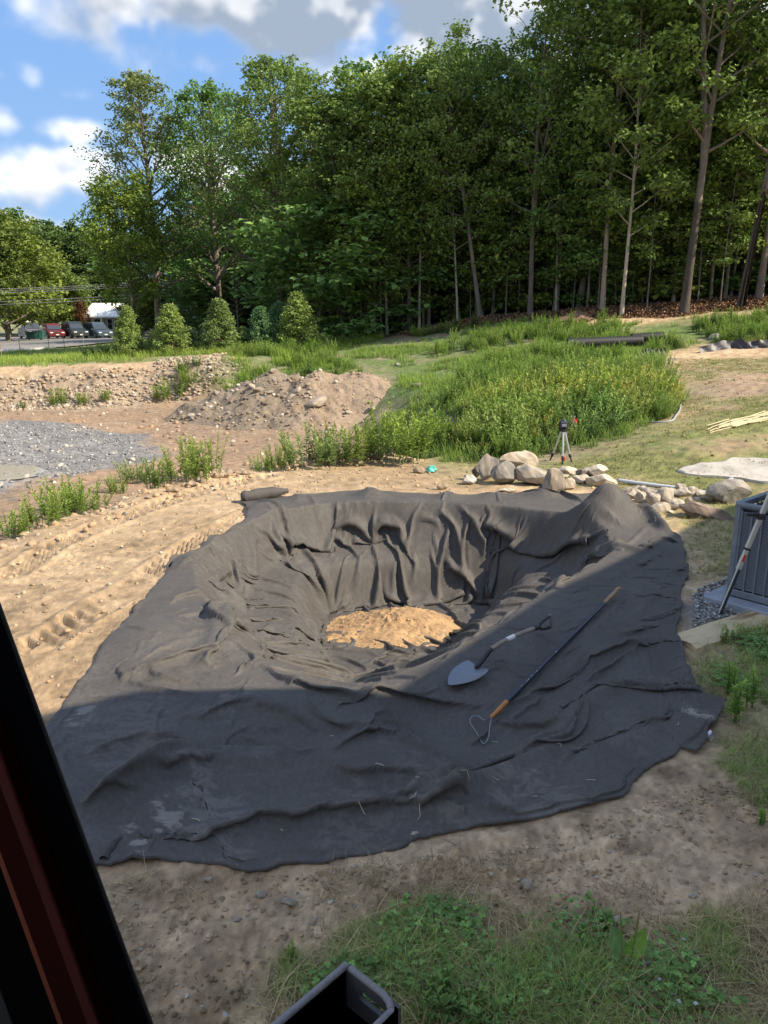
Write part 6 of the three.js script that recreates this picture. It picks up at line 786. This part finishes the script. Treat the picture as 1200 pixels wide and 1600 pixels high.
// ---------------------------------------------------------------- car park, cars, building, wires
{
  const gb = new GB(), s = new THREE.Shape(ASPHALT.map(([x, z]) => new THREE.Vector2(x, -z))), g = new THREE.ShapeGeometry(s, 4); const pos = g.attributes.position;
  const nx = 60, nz = 40, x0 = -70, x1 = 4, z0 = -101, z1 = -55, id = (i, j) => j * (nx + 1) + i; for (let j = 0; j <= nz; j++) for (let i = 0; i <= nx; i++) { const x = mix(x0, x1, i / nx), z = mix(z0, z1, j / nz); gb.v(x, land(x, z) + 0.09, z, mix3([0.20, 0.195, 0.19], [0.27, 0.262, 0.25], clamp(0.5 + fbm(x * 0.3, z * 0.3, 3, 701))), x, z); }
  for (let j = 0; j < nz; j++) for (let i = 0; i < nx; i++) { const x = mix(x0, x1, (i + 0.5) / nx), z = mix(z0, z1, (j + 0.5) / nz); if (sdPoly(ASPHALT, x, z) < 0) gb.quad(id(i, j), id(i, j + 1), id(i + 1, j + 1), id(i + 1, j)); }
  structure('parking_lot', gb.geo(), M.rock);
  const kerb = [[-70, -58], [-46, -54], [-24, -57.5]], kp = resample(kerb, 24).map(([x, z]) => V(x, land(x, z) + 0.06, z)); structure('kerb', tube(kp, 0.13, 6), std(0.55, 0.52, 0.46));
}
M.glass = new THREE.MeshPhysicalMaterial({ color: new THREE.Color(0.02, 0.025, 0.03), roughness: 0.06, specularIntensity: 1 }); M.rubber = std(0.018, 0.018, 0.02, { roughness: 0.9 }); M.lamp = std(0.75, 0.75, 0.72, { roughness: 0.15 });
function car(px, z, turn, label, paint, o = {}) {
  const x = xAt(px, z), g = thing('parked_car', label, o.cat || 'car', [x, land(x, -z) + 0.10, -z], turn), L = o.L || 4.7, Wd = 1.82, hb = o.hb || 0.98, ht = o.ht || 1.72, f = L / 2, pm = std(...paint, { roughness: 0.3, metalness: 0.35 });
  const side = (pts, w, dz) => { const s = new THREE.Shape(pts.map(([a, b]) => new THREE.Vector2(a, b))), e = new THREE.ExtrudeGeometry(s, { depth: w - 0.1, bevelEnabled: true, bevelSize: 0.05, bevelThickness: 0.05, bevelSegments: 2 }); e.translate(0, 0, -w / 2 + 0.05); return e; };
  mesh('body', side([[-f, 0.36], [-f + 0.03, hb - 0.08], [-f + 0.3, hb], [f * 0.42, hb], [f * 0.9, hb - 0.16], [f - 0.02, hb - 0.34], [f, 0.42], [f - 0.1, 0.3], [-f + 0.1, 0.28]], Wd), pm, g);
  const r0 = o.r0 ?? -f + 0.15, cab = [[r0, hb - 0.02], [r0 + 0.28, ht - 0.04], [r0 + 0.5, ht], [o.r1 ?? f * 0.12, ht], [o.w1 ?? f * 0.5, hb - 0.02]], cg = side(cab, Wd - 0.22); const p = cg.attributes.position; for (let i = 0; i < p.count; i++) { const t = clamp((p.getY(i) - hb) / (ht - hb)); p.setZ(i, p.getZ(i) * (1 - t * 0.14)); } cg.computeVertexNormals(); mesh('cabin', cg, pm, g);
  const wz = (Wd - 0.22) / 2, A = [o.r1 ?? f * 0.12, ht - 0.05], B = [o.w1 ?? f * 0.5, hb + 0.03], ws = new GB(); const q = (a, b, s, k) => ws.v(a + 0.035, b + 0.03, s * (wz - 0.1) * (1 - k * 0.12)); ws.quad(q(A[0] + 0.03, A[1], -1, 1), q(A[0] + 0.03, A[1], 1, 1), q(B[0], B[1], 1, 0), q(B[0], B[1], -1, 0)); const wsg = ws.geo(); mesh('windscreen', wsg, new THREE.MeshPhysicalMaterial({ color: new THREE.Color(0.05, 0.06, 0.07), roughness: 0.05, side: THREE.DoubleSide }), g);
  for (const s of [-1, 1]) for (const [a, b] of [[r0 + 0.4, -0.05 * f], [0.0 * f + 0.02, (o.r1 ?? f * 0.12) + 0.25]]) { if (b - a < 0.3) continue; const w = new THREE.BoxGeometry(b - a, (ht - hb) * 0.66, 0.03); w.rotateX(-s * 0.12); w.translate((a + b) / 2, (hb + ht) / 2 - 0.03, s * (wz * 0.955 + 0.035)); mesh('side_window', w, M.glass, g); }
  for (const [a, s] of [[-f * 0.6, -1], [-f * 0.6, 1], [f * 0.62, -1], [f * 0.62, 1]]) { const w = mesh('wheel', new THREE.CylinderGeometry(0.34, 0.34, 0.22, 20).rotateX(Math.PI / 2).translate(a, 0.34, s * (Wd / 2 - 0.1)), M.rubber, g); mesh('rim', new THREE.CylinderGeometry(0.2, 0.2, 0.235, 12).rotateX(Math.PI / 2).translate(a, 0.34, s * (Wd / 2 - 0.1)), M.alu, w); }
  for (const s of [-1, 1]) mesh('headlight', boxGeo(0.12, 0.16, 0.36, f - 0.03, hb - 0.32, s * 0.62, 0.03), M.lamp, g);
  mesh('grille', boxGeo(0.06, 0.2, 0.8, f + 0.0, hb - 0.36, 0, 0.02), M.black, g); mesh('bumper', boxGeo(0.14, 0.2, Wd - 0.06, f + 0.01, 0.44, 0, 0.04), o.bump || pm, g); mesh('number_plate', boxGeo(0.02, 0.11, 0.32, f + 0.09, 0.46, 0, 0.005), M.white, g);
  for (const s of [-1, 1]) mesh('wing_mirror', boxGeo(0.1, 0.12, 0.2, (o.w1 ?? f * 0.5) - 0.25, hb + 0.08, s * (Wd / 2 + 0.06), 0.03), pm, g);
  if (o.rack) mesh('roof_rack', merge([boxGeo(1.9, 0.06, 0.06, -0.4, ht + 0.12, 0.6), boxGeo(1.9, 0.06, 0.06, -0.4, ht + 0.12, -0.6), boxGeo(0.06, 0.16, 1.3, 0.4, ht + 0.07, 0), boxGeo(0.06, 0.16, 1.3, -1.2, ht + 0.07, 0)]), M.white, g);
}
car(50, 90, -0.95, 'grey pickup with white roof rack behind the green dumpster', [0.16, 0.16, 0.17], { ht: 1.85, hb: 1.12, L: 5.2, rack: true, r0: -1.4, cat: 'pickup' });
car(83, 92, -0.95, 'dark red car parked between pickup and dark van', [0.16, 0.03, 0.03], { ht: 1.62, L: 4.6, r0: -1.7 });
car(117, 92, -0.9, 'dark green grey van parked third from left', [0.04, 0.055, 0.055], { ht: 1.85, hb: 1.05, L: 5.0 });
car(153, 92, -0.85, 'blue grey minivan parked in front of the white building', [0.07, 0.10, 0.125], { ht: 1.75, L: 4.9 });
car(327, 80, -0.2, 'pale blue car glimpsed behind the middle conifer', [0.35, 0.45, 0.55]); car(375, 80, -0.4, 'black car glimpsed right of the middle conifer', [0.02, 0.02, 0.025], { ht: 1.6 }); car(398, 82, -0.4, 'silver car glimpsed left of the fourth conifer', [0.45, 0.46, 0.48]);
{
  const z = 84, x = xAt(57, z), g = thing('dumpster', 'dark green metal dumpster in front of the grey pickup', 'dumpster', [x, land(x, -z) + 0.1, -z], 0.15), gm = std(0.025, 0.12, 0.10, { roughness: 0.5, map: scuff });
  const s = new THREE.Shape([[-0.75, 0.12], [0.75, 0.12], [0.85, 0.95], [-0.85, 0.8]].map(([a, b]) => new THREE.Vector2(a, b))); const e = new THREE.ExtrudeGeometry(s, { depth: 1.1, bevelEnabled: true, bevelSize: 0.03, bevelThickness: 0.03, bevelSegments: 1 }); e.translate(0, 0, -0.55); mesh('bin', e, gm, g);
  for (const k of [-0.5, 0, 0.5]) mesh('rib', boxGeo(0.06, 0.66, 0.05, k, 0.5, 0.61), gm, g); const lid = boxGeo(1.74, 0.05, 1.2, 0, 0.95, 0); lid.rotateZ(0.09); mesh('lid', lid, std(0.02, 0.05, 0.05), g); for (const k of [-0.6, 0.6]) mesh('caster', new THREE.CylinderGeometry(0.09, 0.09, 0.06, 12).rotateX(Math.PI / 2).translate(k, 0.06, 0.4), M.rubber, g);
}
{
  const z = 99, x0 = xAt(141, z), x1 = xAt(262, z), y = land(x0, -z) + 0.05, W = x1 - x0, g = thing('white_building', 'low cream building with a white metal roof behind the parked cars', 'building', [x0, y, -z]), cream = std(0.62, 0.55, 0.42, { map: scuff }), wh = std(0.80, 0.80, 0.77), brick = std(0.42, 0.28, 0.19, { map: scuff });
  mesh('wall', boxGeo(W, 2.0, 6.6, W / 2, 1.5, -4.0, 0.01), cream, g); mesh('brick_base', boxGeo(W + 0.1, 0.55, 6.7, W / 2, 0.275, -3.98, 0.01), brick, g);
  const rs = new THREE.Shape([[0.9, 2.45], [0.9, 2.62], [-3.2, 4.2], [-8.2, 2.6], [-8.2, 2.45]].map(([a, b]) => new THREE.Vector2(a, b))), re = new THREE.ExtrudeGeometry(rs, { depth: W + 1, bevelEnabled: false }); re.rotateY(-Math.PI / 2); re.scale(-1, 1, 1); re.rotateY(0); re.computeBoundingBox(); const bb = re.boundingBox; re.translate(-0.5 - bb.min.x, 0, 0); { const ix = re.index; const p = re.attributes.position; for (let i = 0; i < p.count; i += 3) { const t = [p.getX(i), p.getY(i), p.getZ(i)]; p.setXYZ(i, p.getX(i + 1), p.getY(i + 1), p.getZ(i + 1)); p.setXYZ(i + 1, ...t); } re.computeVertexNormals(); re.computeBoundingBox(); if (re.boundingBox.max.z > 5) re.rotateY(0); }
  const roof = mesh('roof', re, wh, g); for (let k = 0; k <= W; k += 0.6) mesh('seam', barGeo(V(k, 2.66, 0.88), V(k, 4.22, -3.15), 0.04, 0.06), wh, roof);
  mesh('gutter', boxGeo(W + 1, 0.14, 0.12, W / 2, 2.5, 0.95), wh, g);
  for (const [a, w] of [[0.4, 1.2], [2.05, 0.75], [2.95, 0.95], [4.6, 1.2], [6.6, 1.2], [8.2, 1]]) if (a + w < W) { const f = mesh('window', merge([boxGeo(w, 0.09, 0.1, a + w / 2, 2.28, -0.66), boxGeo(w, 0.09, 0.1, a + w / 2, 0.92, -0.66), boxGeo(0.09, 1.28, 0.1, a + 0.045, 1.6, -0.66), boxGeo(0.09, 1.28, 0.1, a + w - 0.045, 1.6, -0.66), boxGeo(w - 0.18, 0.05, 0.07, a + w / 2, 1.65, -0.66)]), wh, g); mesh('pane', boxGeo(w - 0.16, 1.24, 0.03, a + w / 2, 1.6, -0.67, 0.004), M.glass, f); }
  for (const a of [0.05, 1.85, 3.95, 6.0]) mesh('porch_post', boxGeo(0.14, 2.4, 0.14, a, 1.24, 0.75), wh, g);
}
// overhead wires
[[462, 462], [466, 464], [469, 467], [484, 479], [489, 483]].forEach(([a, b], i) => { const z = 66; const P = (px, py) => { const p = onDist(px, py, z); return V(p[0], p[1], p[2]); }, A = P(-420, a - 8), B = P(520, b - 44), n = 30, pts = []; for (let k = 0; k <= n; k++) { const t = k / n; pts.push(A.clone().lerp(B, t).add(V(0, -4 * 0.7 * t * (1 - t), 0))); } tag(mesh('overhead_wire', tube(pts, 0.02, 4), std(0.22, 0.22, 0.23, { roughness: 0.5 })), ['topmost overhead wire above the car park', 'second overhead wire just under the topmost one', 'third overhead wire from the top', 'upper wire of the lower pair over the parked cars', 'lowest overhead wire over the parked cars'][i], 'wire'); });
[[-420, 415], [520, 380]].forEach(([px, py], i) => { const p = onDist(px, py, 66), y = land(p[0], -66); tag(mesh('utility_pole', new THREE.CylinderGeometry(0.12, 0.17, p[1] - y + 3, 10).translate(p[0], (p[1] + y) / 2, -66.2), M.greyWood), i ? 'wooden utility pole hidden behind the wood' : 'wooden utility pole beyond the left picture edge', 'utility pole'); });
// thin posts along the road edge
[[3, 560], [32, 553], [77, 548], [101, 546], [131, 541]].forEach(([px, py], i) => { const p = at(px, py), m = mesh('fence_stake', new THREE.CylinderGeometry(0.02, 0.02, 1.0, 6).translate(0, 0.5, 0), M.greyWood); m.position.copy(p); tag(m, ['leftmost thin stake at the far road edge, on the picture edge', 'second thin stake from the left on the far road edge', 'middle one of the five thin stakes on the far road edge', 'fourth thin stake from the left on the far road edge', 'rightmost thin stake on the far road edge'][i], 'stake', 'thin stakes along the far road edge'); });

// ---------------------------------------------------------------- the house that shades the foreground, and the cab the picture was taken from
{
  const e = 5.5, sh = e / Math.tan(SUN_EL), dx = SUN_H.x * sh, dz = SUN_H.y * sh, F = (px, py) => { const [x, z] = unAt(px, py, 0.05); return [x + dx, z + dz]; };
  const eave = [F(85, 1112), F(230, 1082), F(440, 1076), F(640, 1080), F(870, 930), F(1062, 836), F(1150, 790)];
  const foot = [...eave, [17, -9], [17, 6], [4.4, 6], [4.1, -1.2]];
  const shp = new THREE.Shape(foot.map(([x, z]) => new THREE.Vector2(x, -z))), roof = new THREE.ExtrudeGeometry(shp, { depth: 0.25, bevelEnabled: false }); roof.rotateX(-Math.PI / 2); roof.translate(0, e - 0.12, 0);
  const g = thing('house', 'house beyond the right edge whose shadow covers the foreground', 'house'); mesh('roof', roof, std(0.12, 0.11, 0.10), g);
  const cx = 10, cz = -2.5, inn = foot.map(([x, z]) => { const l = Math.hypot(x - cx, z - cz), k = (l - 0.45) / l; return [cx + (x - cx) * k, cz + (z - cz) * k]; });
  const wall = new THREE.ExtrudeGeometry(new THREE.Shape(inn.map(([x, z]) => new THREE.Vector2(x, -z))), { depth: e + 0.2, bevelEnabled: false }); wall.rotateX(-Math.PI / 2); wall.translate(0, -0.35, 0); mesh('wall', wall, std(0.55, 0.53, 0.48), g);
}
{
  const g = thing('machine_cab', 'dark red steel cab post with black seal crossing the lower left corner', 'cab post'), red = std(0.30, 0.05, 0.03, { roughness: 0.6, map: scuff }), blk = std(0.014, 0.014, 0.016, { roughness: 0.75 }), felt = std(0.03, 0.028, 0.027, { map: scuff, roughness: 1 });
  const P = (px, py, d) => { const v = rayDir(px, py); return V(v.x * d, CAM_H + v.y * d, v.z * d); };                 // a place d metres out
  const d0 = 0.52, T = (x0, y0, x1, y1, w, t, m, name, par = g, d = d0) => { const a = P(x0, y0, d), b = P(x1, y1, d); return mesh(name, barGeo(a.clone().lerp(b, -0.35), a.clone().lerp(b, 1.3), w, t), m, par); };
  const px = d0 / FPX, edge = (o) => [-31 - o, 940, 209 - o, 1600];
  T(...edge(74), 128 * px, 0.02, red, 'post'); T(...edge(0), 20 * px, 0.022, blk, 'rubber_seal'); T(...edge(52), 22 * px, 0.028, red, 'weld_ridge'); T(...edge(146), 14 * px, 0.03, blk, 'rubber_seal');
  T(...edge(235), 165 * px, 0.03, felt, 'side_lining', g, d0 + 0.02);
  for (const [n, w, h, d, x, y, z] of [['roof_panel', 1.7, 0.05, 1.75, 0, 3.35, 0.35], ['rear_panel', 1.7, 2.0, 0.05, 0, 2.33, 1.2], ['side_panel', 0.05, 2.0, 2.3, 0.86, 2.33, 0.05], ['side_panel', 0.05, 2.0, 1.3, -0.83, 2.33, 0.55], ['floor_panel', 1.7, 0.05, 1.1, 0, 1.35, 0.62]]) mesh(n, boxGeo(w, h, d, x, y, z, 0.01), std(0.03, 0.03, 0.032), g);
}
renderer.render(scene, camera);
